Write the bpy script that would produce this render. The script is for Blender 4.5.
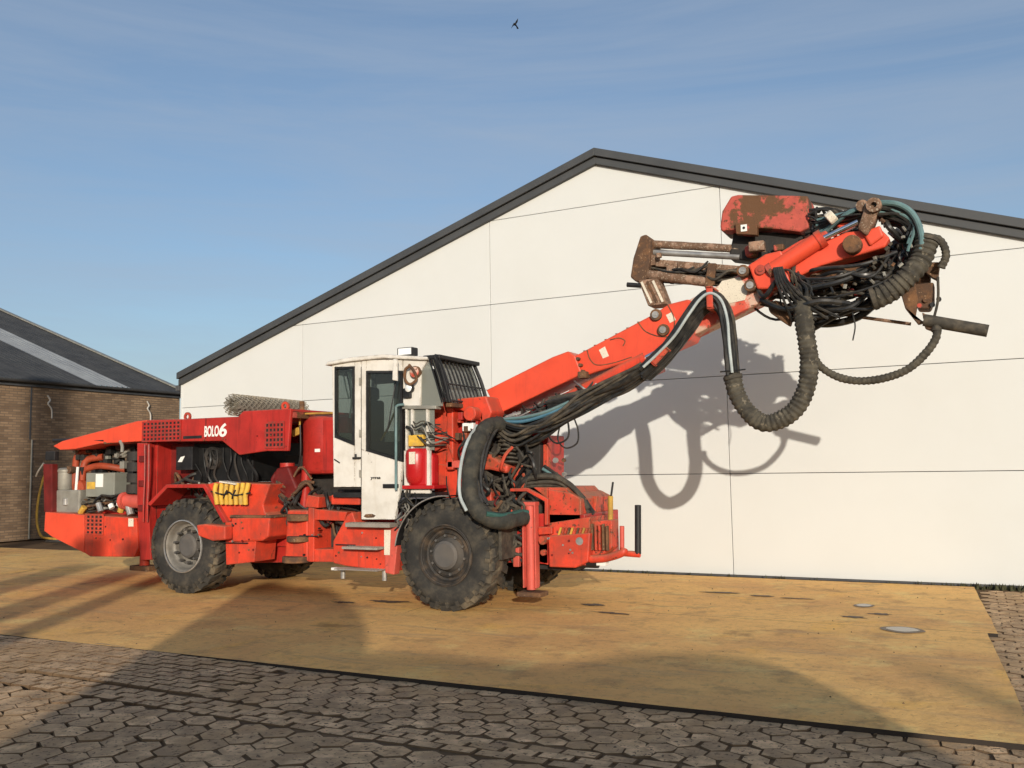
import bpy, bmesh, math, random
from mathutils import Vector, Matrix, noise
random.seed(7)
R = math.radians
scn = bpy.context.scene
col = scn.collection
for o in list(bpy.data.objects): bpy.data.objects.remove(o)

# ------------------------------------------------------------------ camera
YAW, PITCH, ROLL = R(26.817), R(5.204), R(-0.9)
cam_d = bpy.data.cameras.new('camera'); cam = bpy.data.objects.new('camera', cam_d); col.objects.link(cam)
cam_d.sensor_width = 36; cam_d.lens = 31.95; cam_d.clip_start = .05; cam_d.clip_end = 2000
cam.location = (0, 0, 1.65)
cam.rotation_euler = (Matrix.Rotation(YAW, 3, 'Z') @ Matrix.Rotation(R(90) + PITCH, 3, 'X') @ Matrix.Rotation(ROLL, 3, 'Z')).to_euler()
scn.camera = cam

# ------------------------------------------------------------------ sky, sun, exposure
SUN_AZ, SUN_EL = R(31), R(12.8)          # the light travels towards (-sin az, cos az)
w = bpy.data.worlds.new('World'); scn.world = w; w.use_nodes = True
nt = w.node_tree; nt.nodes.clear()
def N(nt, t, **kw):
    n = nt.nodes.new(t)
    for k, v in kw.items():
        if k.startswith('i_'): n.inputs[k[2:].replace('_', ' ')].default_value = v
        else: setattr(n, k, v)
    return n
sky = N(nt, 'ShaderNodeTexSky', sky_type='NISHITA', sun_disc=False, sun_elevation=SUN_EL, air_density=1.0, dust_density=1.6, ozone_density=2.6)
sky.sun_rotation = math.atan2(math.sin(SUN_AZ), -math.cos(SUN_AZ))
tc = N(nt, 'ShaderNodeTexCoord')
mp = N(nt, 'ShaderNodeMapping'); mp.inputs['Rotation'].default_value = (R(4), R(6), R(20)); mp.inputs['Scale'].default_value = (1.1, 1.5, 12)
nz = N(nt, 'ShaderNodeTexNoise', i_Scale=1.3, i_Detail=8, i_Roughness=.62, i_Distortion=.4)
rp = N(nt, 'ShaderNodeValToRGB'); rp.color_ramp.elements[0].position = .38; rp.color_ramp.elements[1].position = .74
rp.color_ramp.elements[0].color = (.2, .2, .2, 1); rp.color_ramp.elements[1].color = (.66, .66, .66, 1)
mx = N(nt, 'ShaderNodeMix', data_type='RGBA'); mx.inputs['B'].default_value = (2.6, 3.1, 3.85, 1)
bg = N(nt, 'ShaderNodeBackground', i_Strength=.114); wo = N(nt, 'ShaderNodeOutputWorld')
L_ = nt.links.new
L_(tc.outputs['Generated'], mp.inputs['Vector']); L_(mp.outputs[0], nz.inputs['Vector']); L_(nz.outputs['Fac'], rp.inputs['Fac'])
L_(rp.outputs['Color'], mx.inputs['Factor']); L_(sky.outputs[0], mx.inputs['A']); L_(mx.outputs['Result'], bg.inputs['Color']); L_(bg.outputs[0], wo.inputs['Surface'])
sd = bpy.data.lights.new('sun', 'SUN'); sd.energy = 3.0; sd.angle = R(.53); sd.color = (1, .90, .76)
sun = bpy.data.objects.new('sun', sd); col.objects.link(sun); sun.location = (20, -40, 12)
sdir = Vector((-math.sin(SUN_AZ) * math.cos(SUN_EL), math.cos(SUN_AZ) * math.cos(SUN_EL), -math.sin(SUN_EL)))
sun.rotation_euler = sdir.to_track_quat('-Z', 'Y').to_euler()
vs = scn.view_settings; vs.view_transform = 'Standard'; vs.look = 'None'; vs.exposure = .34; vs.gamma = 1
vs.use_curve_mapping = False

# ------------------------------------------------------------------ materials
MATS = {}
def mat(name, base, rough=.6, metal=0, var=.12, vscale=3.0, dirt=None, dirt_amt=0, dirt_scale=2.5, dirt_thr=.42, dirt_w=.3, spots=None, spot_thr=.66, spot_scale=14,
        dust=None, dust_amt=0, bump=0, bscale=40, spec=.4, rnd=0, coords='Object', edge=None, streak=None, streak_amt=0, sand=None):
    """paint with tone variation, blotchy dirt, chipped spots, dust on upward faces and fine relief"""
    m = bpy.data.materials.new(name); m.use_nodes = True; nt = m.node_tree; b = nt.nodes['Principled BSDF']
    b.inputs['Metallic'].default_value = metal; b.inputs['Specular IOR Level'].default_value = spec
    lk = nt.links.new
    tc = N(nt, 'ShaderNodeTexCoord'); co = tc.outputs[coords]
    if rnd:
        oi = N(nt, 'ShaderNodeObjectInfo'); ad = N(nt, 'ShaderNodeVectorMath', operation='ADD'); lk(co, ad.inputs[0])
        sc = N(nt, 'ShaderNodeVectorMath', operation='SCALE'); sc.inputs[0].default_value = (37, 19, 53); lk(oi.outputs['Random'], sc.inputs['Scale']); lk(sc.outputs[0], ad.inputs[1]); co = ad.outputs[0]
    n1 = N(nt, 'ShaderNodeTexNoise', i_Scale=vscale, i_Detail=5, i_Roughness=.6); lk(co, n1.inputs['Vector'])
    mr = N(nt, 'ShaderNodeMapRange'); mr.inputs[1].default_value = .3; mr.inputs[2].default_value = .7; mr.inputs[3].default_value = 1 - var; mr.inputs[4].default_value = 1 + var
    lk(n1.outputs['Fac'], mr.inputs[0])
    mul = N(nt, 'ShaderNodeVectorMath', operation='SCALE'); mul.inputs[0].default_value = base[:3]; fac = mr.outputs[0]
    if rnd:
        m2 = N(nt, 'ShaderNodeMapRange'); m2.inputs[3].default_value = 1 - rnd; m2.inputs[4].default_value = 1 + rnd; lk(oi.outputs['Random'], m2.inputs[0])
        mm = N(nt, 'ShaderNodeMath', operation='MULTIPLY'); lk(fac, mm.inputs[0]); lk(m2.outputs[0], mm.inputs[1]); fac = mm.outputs[0]
    lk(fac, mul.inputs['Scale']); c = mul.outputs[0]
    def blend(c, colr, f):
        x = N(nt, 'ShaderNodeMix', data_type='RGBA'); x.inputs['B'].default_value = (*colr[:3], 1); lk(f, x.inputs['Factor']); lk(c, x.inputs['A']); return x.outputs['Result']
    def mask(scale, thr, wid, amt, detail=8, rgh=.65):
        q = N(nt, 'ShaderNodeTexNoise', i_Scale=scale, i_Detail=detail, i_Roughness=rgh); lk(co, q.inputs['Vector'])
        r_ = N(nt, 'ShaderNodeMapRange', interpolation_type='SMOOTHSTEP'); r_.inputs[1].default_value = thr; r_.inputs[2].default_value = thr + wid; r_.inputs[4].default_value = amt; lk(q.outputs['Fac'], r_.inputs[0]); return r_.outputs[0]
    if dirt: c = blend(c, dirt, mask(dirt_scale, dirt_thr, dirt_w, dirt_amt))
    if spots: c = blend(c, spots, mask(spot_scale, spot_thr, .04, .9, 6, .6))
    if streak:
        mp = N(nt, 'ShaderNodeMapping'); mp.inputs['Scale'].default_value = (9, 9, .9); lk(co, mp.inputs['Vector'])
        q = N(nt, 'ShaderNodeTexNoise', i_Scale=1.6, i_Detail=7, i_Roughness=.65); lk(mp.outputs[0], q.inputs['Vector'])
        r_ = N(nt, 'ShaderNodeMapRange', interpolation_type='SMOOTHSTEP'); r_.inputs[1].default_value = .5; r_.inputs[2].default_value = .72; r_.inputs[4].default_value = streak_amt; lk(q.outputs['Fac'], r_.inputs[0]); c = blend(c, streak, r_.outputs[0])
    if edge:
        bv = N(nt, 'ShaderNodeBevel', samples=4); bv.inputs['Radius'].default_value = .022; ge = N(nt, 'ShaderNodeNewGeometry')
        dt = N(nt, 'ShaderNodeVectorMath', operation='DOT_PRODUCT'); lk(bv.outputs[0], dt.inputs[0]); lk(ge.outputs['Normal'], dt.inputs[1])
        r_ = N(nt, 'ShaderNodeMapRange'); r_.inputs[1].default_value = .985; r_.inputs[2].default_value = .86; lk(dt.outputs['Value'], r_.inputs[0])
        mm = N(nt, 'ShaderNodeMath', operation='MULTIPLY'); lk(r_.outputs[0], mm.inputs[0]); lk(mask(13, .44, .12, .95), mm.inputs[1]); c = blend(c, edge, mm.outputs[0])
    if sand:
        ge = N(nt, 'ShaderNodeNewGeometry'); q = N(nt, 'ShaderNodeTexNoise', i_Scale=1.1, i_Detail=9, i_Roughness=.72); lk(ge.outputs['Position'], q.inputs['Vector'])
        r_ = N(nt, 'ShaderNodeMapRange', interpolation_type='SMOOTHSTEP'); r_.inputs[1].default_value = .45; r_.inputs[2].default_value = .68; r_.inputs[4].default_value = .75; lk(q.outputs['Fac'], r_.inputs[0]); c = blend(c, sand, r_.outputs[0])
    if dust:
        ge = N(nt, 'ShaderNodeNewGeometry'); sx = N(nt, 'ShaderNodeSeparateXYZ'); lk(ge.outputs['Normal'], sx.inputs[0])
        r_ = N(nt, 'ShaderNodeMapRange'); r_.inputs[1].default_value = .2; r_.inputs[2].default_value = .9; r_.inputs[4].default_value = dust_amt; lk(sx.outputs[2], r_.inputs[0]); c = blend(c, dust, r_.outputs[0])
    lk(c, b.inputs['Base Color'])
    rr = N(nt, 'ShaderNodeMapRange'); rr.inputs[1].default_value = .3; rr.inputs[2].default_value = .7; rr.inputs[3].default_value = max(.05, rough - .1); rr.inputs[4].default_value = min(1, rough + .12)
    lk(n1.outputs['Fac'], rr.inputs[0]); lk(rr.outputs[0], b.inputs['Roughness'])
    if bump:
        nb = N(nt, 'ShaderNodeTexNoise', i_Scale=bscale, i_Detail=5, i_Roughness=.6); lk(co, nb.inputs['Vector'])
        bp = N(nt, 'ShaderNodeBump', i_Strength=bump, i_Distance=.01); lk(nb.outputs['Fac'], bp.inputs['Height']); lk(bp.outputs[0], b.inputs['Normal'])
    MATS[name] = m; return m
TAN = (.33, .24, .14)
mat('red', (.66, .056, .024), .5, var=.14, vscale=4, dirt=(.27, .055, .035), dirt_amt=.6, dirt_scale=3.5, dirt_w=.22, spots=(.09, .04, .024), spot_thr=.66, spot_scale=11, dust=TAN, dust_amt=.45, bump=.08, edge=(.13, .07, .045), streak=(.22, .05, .032), streak_amt=.5)
mat('red_boom', (.74, .078, .034), .45, var=.07, dirt=(.42, .05, .03), dirt_amt=.3, spots=(.16, .05, .03), spot_thr=.71, spot_scale=9, dust=TAN, dust_amt=.2, bump=.05, edge=(.20, .08, .05), streak=(.42, .05, .03), streak_amt=.25)
mat('deep_red', (.44, .027, .020), .42, var=.16, dirt=(.21, .018, .014), dirt_amt=.5, spots=(.07, .02, .015), spot_thr=.69, dust=TAN, dust_amt=.25, bump=.05, edge=(.16, .07, .05), streak=(.12, .016, .012), streak_amt=.5)
mat('worn_red', (.60, .06, .03), .55, var=.2, vscale=6, dirt=(.24, .09, .04), dirt_amt=.75, dirt_scale=5, spots=(.09, .04, .022), spot_thr=.58, spot_scale=16, dust=TAN, dust_amt=.4, bump=.2, edge=(.11, .055, .03), streak=(.22, .085, .04), streak_amt=.7)
mat('salmon', (.62, .10, .072), .55, var=.1, dirt=(.36, .07, .05), dirt_amt=.5, spots=(.2, .07, .05), spot_thr=.66, bump=.06, edge=(.2, .08, .05), streak=(.34, .07, .05), streak_amt=.5)
mat('rust', (.17, .085, .04), .85, var=.35, vscale=9, dirt=(.075, .045, .03), dirt_amt=.8, dirt_scale=6, dirt_w=.15, spots=(.30, .19, .11), spot_thr=.62, spot_scale=30, bump=.6, bscale=60)
mat('rust_pink', (.30, .185, .125), .85, var=.3, vscale=10, dirt=(.13, .075, .045), dirt_amt=.85, dirt_scale=9, dirt_w=.12, spots=(.40, .33, .25), spot_thr=.58, spot_scale=45, bump=.6, bscale=70)
mat('rusty_red', (.46, .085, .06), .7, var=.2, vscale=8, dirt=(.125, .058, .024), dirt_amt=1, dirt_scale=2.6, dirt_thr=.46, dirt_w=.05, spots=(.10, .045, .02), spot_thr=.60, spot_scale=18, bump=.35, edge=(.10, .05, .025))
mat('worn_white', (.60, .085, .05), .6, var=.15, vscale=6, dirt=(.58, .46, .36), dirt_amt=.85, dirt_scale=3.2, dirt_thr=.44, dirt_w=.1, spots=(.16, .07, .04), spot_thr=.62, spot_scale=14, bump=.15)
mat('cab_white', (.72, .69, .63), .5, var=.05, dirt=(.44, .39, .31), dirt_amt=.4, dirt_scale=3.5, spots=(.10, .07, .05), spot_thr=.70, spot_scale=15, bump=.04, edge=(.16, .11, .07), streak=(.50, .44, .35), streak_amt=.28)
mat('cream_panel', (.63, .648, .635), .55, var=.015, vscale=.8, dirt=(.58, .585, .55), dirt_amt=.25, dirt_scale=.6, spec=.3, rnd=.015)
mat('trim', (.058, .062, .066), .6, var=.15, vscale=1.5, spec=.4)
mat('black', (.014, .014, .015), .5, var=.3, vscale=10, dirt=(.05, .045, .04), dirt_amt=.3, spec=.4)
mat('hose', (.016, .017, .018), .42, var=.3, vscale=12, dirt=(.10, .085, .065), dirt_amt=.35, dirt_scale=6, dust=(.2, .17, .13), dust_amt=.2)
mat('hose_dirty', (.05, .044, .035), .8, var=.4, vscale=14, dirt=(.16, .13, .09), dirt_amt=.6, dirt_scale=9, bump=.3)
mat('sleeve', (.033, .033, .028), .85, var=.35, vscale=16, dirt=(.10, .085, .06), dirt_amt=.6, dirt_scale=7, bump=.6, bscale=50)
mat('spiral', (.085, .075, .056), .85, var=.4, vscale=8, dirt=(.03, .027, .022), dirt_amt=.8, dirt_scale=7, dirt_w=.2, spots=(.17, .145, .105), spot_thr=.6, spot_scale=18, bump=.4)
mat('teal', (.12, .21, .215), .35, var=.25, vscale=6, dirt=(.20, .21, .19), dirt_amt=.4)
mat('pale_hose_and_glint', (.42, .47, .47), .3, var=.15, vscale=6, dirt=(.2, .19, .16), dirt_amt=.4)  # pale hoses, and tubes that stand for highlights on dark ones
mat('blue_hose', (.07, .17, .24), .4, var=.2, vscale=8)
mat('tyre', (.028, .027, .025), .88, var=.35, vscale=5, dirt=(.12, .102, .074), dirt_amt=.55, dirt_scale=4.5, bump=.3, bscale=50)
mat('tread_mud', (.035, .032, .027), .9, var=.3, vscale=8, dirt=(.21, .165, .105), dirt_amt=.7, dirt_scale=4.5, bump=.4)
mat('rim_grey', (.21, .195, .17), .6, metal=.2, var=.25, vscale=5, dirt=(.11, .09, .065), dirt_amt=.6, dirt_scale=6, bump=.15)
mat('rim_black', (.032, .029, .026), .7, var=.3, vscale=6, dirt=(.15, .10, .06), dirt_amt=.55, dirt_scale=7, bump=.2)
mat('hub_grey', (.095, .09, .085), .65, var=.15, vscale=6, dirt=(.16, .12, .08), dirt_amt=.3)
mat('steel', (.42, .41, .39), .4, metal=.6, var=.2, vscale=8, dirt=(.17, .13, .09), dirt_amt=.5, bump=.1)
mat('chrome', (.75, .76, .78), .12, metal=1, var=.05)
mat('grey_metal', (.32, .31, .27), .5, metal=.3, var=.15, vscale=6, dirt=(.16, .13, .09), dirt_amt=.4, bump=.08)
mat('grey_green', (.24, .245, .21), .55, var=.1, vscale=4, dirt=(.14, .12, .09), dirt_amt=.35)
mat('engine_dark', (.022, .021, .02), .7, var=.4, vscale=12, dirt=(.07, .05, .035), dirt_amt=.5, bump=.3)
mat('engine_orange', (.34, .055, .02), .6, var=.2, vscale=8, dirt=(.2, .05, .025), dirt_amt=.5)
mat('step_metal', (.36, .33, .29), .65, metal=.2, var=.2, vscale=10, dirt=(.2, .15, .1), dirt_amt=.5, bump=.2)
mat('yellow', (.66, .40, .05), .65, var=.2, vscale=12, dirt=(.34, .24, .10), dirt_amt=.6, dirt_scale=8, bump=.3)
mat('yellow_rust', (.52, .31, .05), .7, var=.2, vscale=8, dirt=(.2, .1, .04), dirt_amt=.7, bump=.2)
mat('white', (.82, .81, .77), .5, var=.04)
mat('decal', (.70, .64, .52), .6, var=.06, spots=(.2, .15, .12), spot_thr=.6, spot_scale=90)
mat('exting_red', (.46, .012, .014), .3, var=.08, dirt=(.3, .03, .02), dirt_amt=.3, spec=.6)
mat('lens', (.85, .86, .84), .15, var=.02, spec=.8)
mat('wire', (.36, .33, .27), .5, metal=.4, var=.3, vscale=20, dirt=(.30, .22, .13), dirt_amt=.4)
mat('green_hose', (.03, .09, .075), .45, var=.2, vscale=8)
mat('bird', (.02, .02, .022), .8, var=.2)
mat('concrete', (.3, .29, .27), .9, var=.1)
mat('gutter', (.07, .072, .075), .6, var=.2)
mat('pipe_white', (.5, .47, .42), .5, var=.05)

def glass(name, tint, mixf):
    m = bpy.data.materials.new(name); m.use_nodes = True; nt = m.node_tree; nt.nodes.clear()
    o = N(nt, 'ShaderNodeOutputMaterial'); t = N(nt, 'ShaderNodeBsdfTransparent'); t.inputs[0].default_value = (*tint, 1)
    g = N(nt, 'ShaderNodeBsdfGlossy', i_Roughness=.04); g.inputs[0].default_value = (.9, .9, .9, 1)
    d = N(nt, 'ShaderNodeBsdfDiffuse'); d.inputs[0].default_value = (.42, .43, .38, 1)
    fr = N(nt, 'ShaderNodeFresnel', i_IOR=1.5); m1 = N(nt, 'ShaderNodeMixShader'); m2 = N(nt, 'ShaderNodeMixShader'); m2.inputs[0].default_value = mixf
    lk = nt.links.new; lk(t.outputs[0], m2.inputs[1]); lk(d.outputs[0], m2.inputs[2]); lk(fr.outputs[0], m1.inputs[0]); lk(m2.outputs[0], m1.inputs[1]); lk(g.outputs[0], m1.inputs[2]); lk(m1.outputs[0], o.inputs[0])
    MATS[name] = m
glass('glass', (.42, .47, .45), .03); glass('glass_dusty', (.5, .52, .48), .4)

def brick_mat():
    m = bpy.data.materials.new('brick'); m.use_nodes = True; nt = m.node_tree; b = nt.nodes['Principled BSDF']; lk = nt.links.new
    tc = N(nt, 'ShaderNodeTexCoord'); sx = N(nt, 'ShaderNodeSeparateXYZ'); cb = N(nt, 'ShaderNodeCombineXYZ')
    lk(tc.outputs['Object'], sx.inputs[0]); lk(sx.outputs[1], cb.inputs[0]); lk(sx.outputs[2], cb.inputs[1])
    br = N(nt, 'ShaderNodeTexBrick'); br.inputs['Scale'].default_value = 1; br.inputs['Brick Width'].default_value = .22; br.inputs['Row Height'].default_value = .065
    br.inputs['Mortar Size'].default_value = .008; br.inputs['Mortar Smooth'].default_value = .2; br.inputs['Bias'].default_value = -.1
    br.inputs['Color1'].default_value = (.31, .205, .12, 1); br.inputs['Color2'].default_value = (.16, .10, .058, 1); br.inputs['Mortar'].default_value = (.15, .11, .078, 1)
    lk(cb.outputs[0], br.inputs['Vector'])
    nz = N(nt, 'ShaderNodeTexNoise', i_Scale=1.2, i_Detail=6); lk(tc.outputs['Object'], nz.inputs['Vector'])
    mr = N(nt, 'ShaderNodeMapRange'); mr.inputs[1].default_value = .3; mr.inputs[2].default_value = .7; mr.inputs[3].default_value = .8; mr.inputs[4].default_value = 1.15; lk(nz.outputs['Fac'], mr.inputs[0])
    sc = N(nt, 'ShaderNodeVectorMath', operation='SCALE'); lk(br.outputs['Color'], sc.inputs[0]); lk(mr.outputs[0], sc.inputs['Scale']); lk(sc.outputs[0], b.inputs['Base Color'])
    b.inputs['Roughness'].default_value = .9
    bp = N(nt, 'ShaderNodeBump', i_Strength=.6, i_Distance=.012); bp.invert = True; lk(br.outputs['Fac'], bp.inputs['Height']); lk(bp.outputs[0], b.inputs['Normal'])
    MATS['brick'] = m
brick_mat()

def wave_roof(name, base, scale, var):
    m = mat(name, base, .75, var=var, vscale=2, dirt=(base[0] * 1.6, base[1] * 1.6, base[2] * 1.5), dirt_amt=.4, dirt_scale=1.2, spec=.25); return m
wave_roof('roof_dark', (.045, .047, .05), 5, .25); wave_roof('roof_light', (.22, .235, .25), 5, .12)

def plate_mat():
    """steel road plates under a skin of trodden yellow sand, with drag streaks, damp stains and oil spots"""
    m = bpy.data.materials.new('sandy_plate'); m.use_nodes = True; nt = m.node_tree; b = nt.nodes['Principled BSDF']; lk = nt.links.new
    ge = N(nt, 'ShaderNodeNewGeometry'); P = ge.outputs['Position']
    def noise_(scale, det=6, rgh=.6, mapscale=(1, 1, 1), dist=0):
        mp = N(nt, 'ShaderNodeMapping'); mp.inputs['Scale'].default_value = mapscale; lk(P, mp.inputs['Vector'])
        n = N(nt, 'ShaderNodeTexNoise', i_Scale=scale, i_Detail=det, i_Roughness=rgh, i_Distortion=dist); lk(mp.outputs[0], n.inputs['Vector']); return n.outputs['Fac']
    def mrange(v, a, b_, c, d, smooth=True):
        r_ = N(nt, 'ShaderNodeMapRange'); r_.interpolation_type = 'SMOOTHSTEP' if smooth else 'LINEAR'
        for i, q in enumerate((a, b_, c, d)): r_.inputs[i + 1].default_value = q
        lk(v, r_.inputs[0]); return r_.outputs[0]
    def mixc(a, colr, f):
        x = N(nt, 'ShaderNodeMix', data_type='RGBA'); lk(f, x.inputs['Factor'])
        if isinstance(a, tuple): x.inputs['A'].default_value = (*a, 1)
        else: lk(a, x.inputs['A'])
        x.inputs['B'].default_value = (*colr, 1); return x.outputs['Result']
    c = mixc((0.892, 0.530, 0.180), (0.704, 0.380, 0.141), mrange(noise_(.45, 7, .62), .40, .62, 0, .8))
    c = mixc(c, (0.892, 0.648, 0.242), mrange(noise_(1.5, 8, .68), .52, .7, 0, .75))
    c = mixc(c, (0.892, 0.511, 0.125), mrange(noise_(1.0, 6, .6, (1, 1, 1), .8), .55, .7, 0, .65))
    c = mixc(c, (0.449, 0.256, 0.106), mrange(noise_(2.6, 9, .7), .50, .66, 0, .62))
    c = mixc(c, (0.495, 0.312, 0.159), mrange(noise_(2.2, 7, .66, (.22, 1.7, 1), .7), .54, .70, 0, .62))
    c = mixc(c, (0.254, 0.138, 0.060), mrange(noise_(.9, 7, .62, (.8, 1.2, 1), .5), .61, .70, 0, .65))
    c = mixc(c, (0.449, 0.237, 0.087), mrange(noise_(13, 9, .75), .48, .66, 0, .45))
    c = mixc(c, (0.892, 0.673, 0.328), mrange(noise_(21, 8, .75), .56, .7, 0, .45))
    c = mixc(c, (0.078, 0.046, 0.022), mrange(noise_(2.4, 5, .6, (.7, 1.2, 1)), .71, .75, 0, .8))
    c = mixc(c, (0.129, 0.074, 0.034), mrange(noise_(34, 4, .5), .66, .71, 0, .7))
    lk(c, b.inputs['Base Color']); b.inputs['Roughness'].default_value = .8; b.inputs['Specular IOR Level'].default_value = .25
    bp = N(nt, 'ShaderNodeBump', i_Strength=.55, i_Distance=.035); lk(noise_(9, 10, .7), bp.inputs['Height']); lk(bp.outputs[0], b.inputs['Normal'])
    MATS['sandy_plate'] = m
plate_mat()
mat('near_black', (.007, .007, .007), .6, var=.4, vscale=10)  # darkest black, for the radiator, bay hoses and small engine parts
mat('maroon', (.15, .012, .010), .5, var=.25, vscale=6, dirt=(.05, .01, .008), dirt_amt=.6)
mat('water', (.05, .045, .04), .04, var=.05, spec=.8)
mat('wet_sand', (.16, .11, .065), .5, var=.2, vscale=8)
mat('moss', (.05, .05, .022), .95, var=.4, vscale=20)
mat('plate_edge', (.03, .022, .016), .8, var=.3, vscale=10)
mat('paver', (.62, .415, .235), .9, var=.35, vscale=7, dirt=(.36, .24, .14), dirt_amt=.7, dirt_scale=6, dirt_w=.2, spots=(.08, .055, .036), spot_thr=.58, spot_scale=30, bump=.9, bscale=60, rnd=.28, spec=.2, sand=(.50, .315, .155))
mat('paver_far', (.62, .415, .235), .9, var=.4, vscale=4, dirt=(.36, .24, .14), dirt_amt=.7, dirt_scale=5, dirt_w=.2, spots=(.08, .055, .036), spot_thr=.58, spot_scale=30, bump=.9, bscale=60, spec=.2, sand=(.50, .315, .155))
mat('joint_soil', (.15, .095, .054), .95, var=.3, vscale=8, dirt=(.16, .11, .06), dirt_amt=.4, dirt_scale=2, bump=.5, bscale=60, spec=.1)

# ------------------------------------------------------------------ mesh helpers
class MB:
    def __init__(s): s.v = []; s.f = []
    def add(s, vs, fs):
        k = len(s.v); s.v += [tuple(v) for v in vs]; s.f += [tuple(i + k for i in f) for f in fs]; return s
    def box(s, a, b, m=None):
        (x0, y0, z0), (x1, y1, z1) = a, b
        vs = [Vector(v) for v in ((x0, y0, z0), (x1, y0, z0), (x1, y1, z0), (x0, y1, z0), (x0, y0, z1), (x1, y0, z1), (x1, y1, z1), (x0, y1, z1))]
        if m: vs = [m @ v for v in vs]
        return s.add(vs, [(3, 2, 1, 0), (4, 5, 6, 7), (0, 1, 5, 4), (1, 2, 6, 5), (2, 3, 7, 6), (3, 0, 4, 7)])
    def prism(s, prof, d, off=0):
        """outline in x,z at the near plane, pushed back by d"""
        n = len(prof); vs = [(x, y + off, z) for x, y, z in prof] + [(x, y + off + d, z) for x, y, z in prof]
        fs = [tuple(range(n)), tuple(range(2 * n - 1, n - 1, -1))] + [(i, i + n, (i + 1) % n + n, (i + 1) % n) for i in range(n)]
        return s.add(vs, fs)
    def cyl(s, p0, p1, r0, r1=None, seg=12, cap=True):
        p0, p1 = Vector(p0), Vector(p1); r1 = r0 if r1 is None else r1
        d = (p1 - p0).normalized(); a = d.orthogonal().normalized(); b = d.cross(a)
        vs = []
        for p, r in ((p0, r0), (p1, r1)):
            for i in range(seg):
                t = 2 * math.pi * i / seg; vs.append(p + (a * math.cos(t) + b * math.sin(t)) * r)
        fs = [(i, (i + 1) % seg, (i + 1) % seg + seg, i + seg) for i in range(seg)]
        if cap: fs += [tuple(range(seg - 1, -1, -1)), tuple(range(seg, 2 * seg))]
        return s.add(vs, fs)
    def tube(s, pts, r, seg=8, sub=6, corr=None, wob=0):
        P = spline(pts, sub, corr)
        n = len(P); tang = [(P[min(i + 1, n - 1)] - P[max(i - 1, 0)]).normalized() for i in range(n)]
        a = tang[0].orthogonal().normalized(); vs = []
        for i in range(n):
            a = (a - tang[i] * a.dot(tang[i])).normalized(); b = tang[i].cross(a)
            rr = r
            if corr: rr = r * (1 if i % 4 in (1, 2) else 1 - corr[1]) * (1 + .07 * noise.noise(P[i] * 6))
            if wob: rr *= 1 + wob * noise.noise(P[i] * 9) + wob * .5 * noise.noise(P[i] * 38)
            vs += [P[i] + (a * math.cos(2 * math.pi * k / seg) + b * math.sin(2 * math.pi * k / seg)) * rr for k in range(seg)]
        fs = [(i * seg + k, i * seg + (k + 1) % seg, (i + 1) * seg + (k + 1) % seg, (i + 1) * seg + k) for i in range(n - 1) for k in range(seg)]
        fs += [tuple(range(seg - 1, -1, -1)), tuple(range((n - 1) * seg, n * seg))]
        return s.add(vs, fs)
    def lathe(s, prof, c, seg=40, a0=0, a1=2 * math.pi):
        """prof = (radius, y) pairs turned about the Y axis through c"""
        full = abs(a1 - a0 - 2 * math.pi) < 1e-6; n = len(prof); m = seg if full else seg + 1; vs = []
        for i in range(m):
            t = a0 + (a1 - a0) * i / seg
            vs += [(c[0] + r * math.cos(t), c[1] + y, c[2] + r * math.sin(t)) for r, y in prof]
        fs = [(i * n + k, i * n + k + 1, ((i + 1) % m) * n + k + 1, ((i + 1) % m) * n + k) for i in range(seg) for k in range(n - 1)]
        return s.add(vs, fs)
    def mesh(s, name, mats, smooth=False):
        me = bpy.data.meshes.new(name); me.from_pydata(s.v, [], s.f)
        bm = bmesh.new(); bm.from_mesh(me); bmesh.ops.recalc_face_normals(bm, faces=bm.faces); bm.to_mesh(me); bm.free()
        for m in (mats if isinstance(mats, (list, tuple)) else [mats]): me.materials.append(MATS[m])
        if smooth:
            me.polygons.foreach_set('use_smooth', [True] * len(me.polygons))
            me.set_sharp_from_angle(angle=R(38))
        return me
def spline(pts, sub=6, corr=None):
    P = [Vector(p) for p in pts]
    if len(P) == 2: Q = [P[0].lerp(P[1], i / sub) for i in range(sub + 1)]
    else:
        P = [P[0] * 2 - P[1]] + P + [P[-1] * 2 - P[-2]]; Q = []
        for i in range(1, len(P) - 2):
            a, b, c, d = P[i - 1:i + 3]
            for k in range(sub):
                t = k / sub; Q.append(.5 * ((2 * b) + (c - a) * t + (2 * a - 5 * b + 4 * c - d) * t * t + (3 * b - a - 3 * c + d) * t ** 3))
        Q.append(P[-2])
    if corr:                                            # even steps: four rings to one rib
        step = corr[0] / 4; out = [Q[0]]; acc = 0
        for i in range(1, len(Q)):
            a, b = Q[i - 1], Q[i]; l = (b - a).length; pos = step - acc
            while pos <= l: out.append(a.lerp(b, pos / l)); pos += step
            acc = (acc + l) % step if l else acc
        Q = out
    return Q
def obj(name, mb, mats, parent=None, smooth=False, bevel=0, loc=None):
    me = mb if isinstance(mb, bpy.types.Mesh) else mb.mesh(name, mats, smooth)
    o = bpy.data.objects.new(name, me); col.objects.link(o)
    if parent: o.parent = parent
    if loc: o.location = loc
    if bevel:
        md = o.modifiers.new('bevel', 'BEVEL'); md.width = bevel; md.segments = 2; md.limit_method = 'ANGLE'; md.angle_limit = R(35)
    return o
def tag(o, label, cat, group=None):
    o['label'] = label; o['category'] = cat
    if group: o['group'] = group
    return o
def structure(o): o['kind'] = 'structure'; return o
def empty(name, loc, label, cat, group=None):
    o = bpy.data.objects.new(name, None); o.empty_display_size = .3; col.objects.link(o); o.location = loc; return tag(o, label, cat, group)
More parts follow.
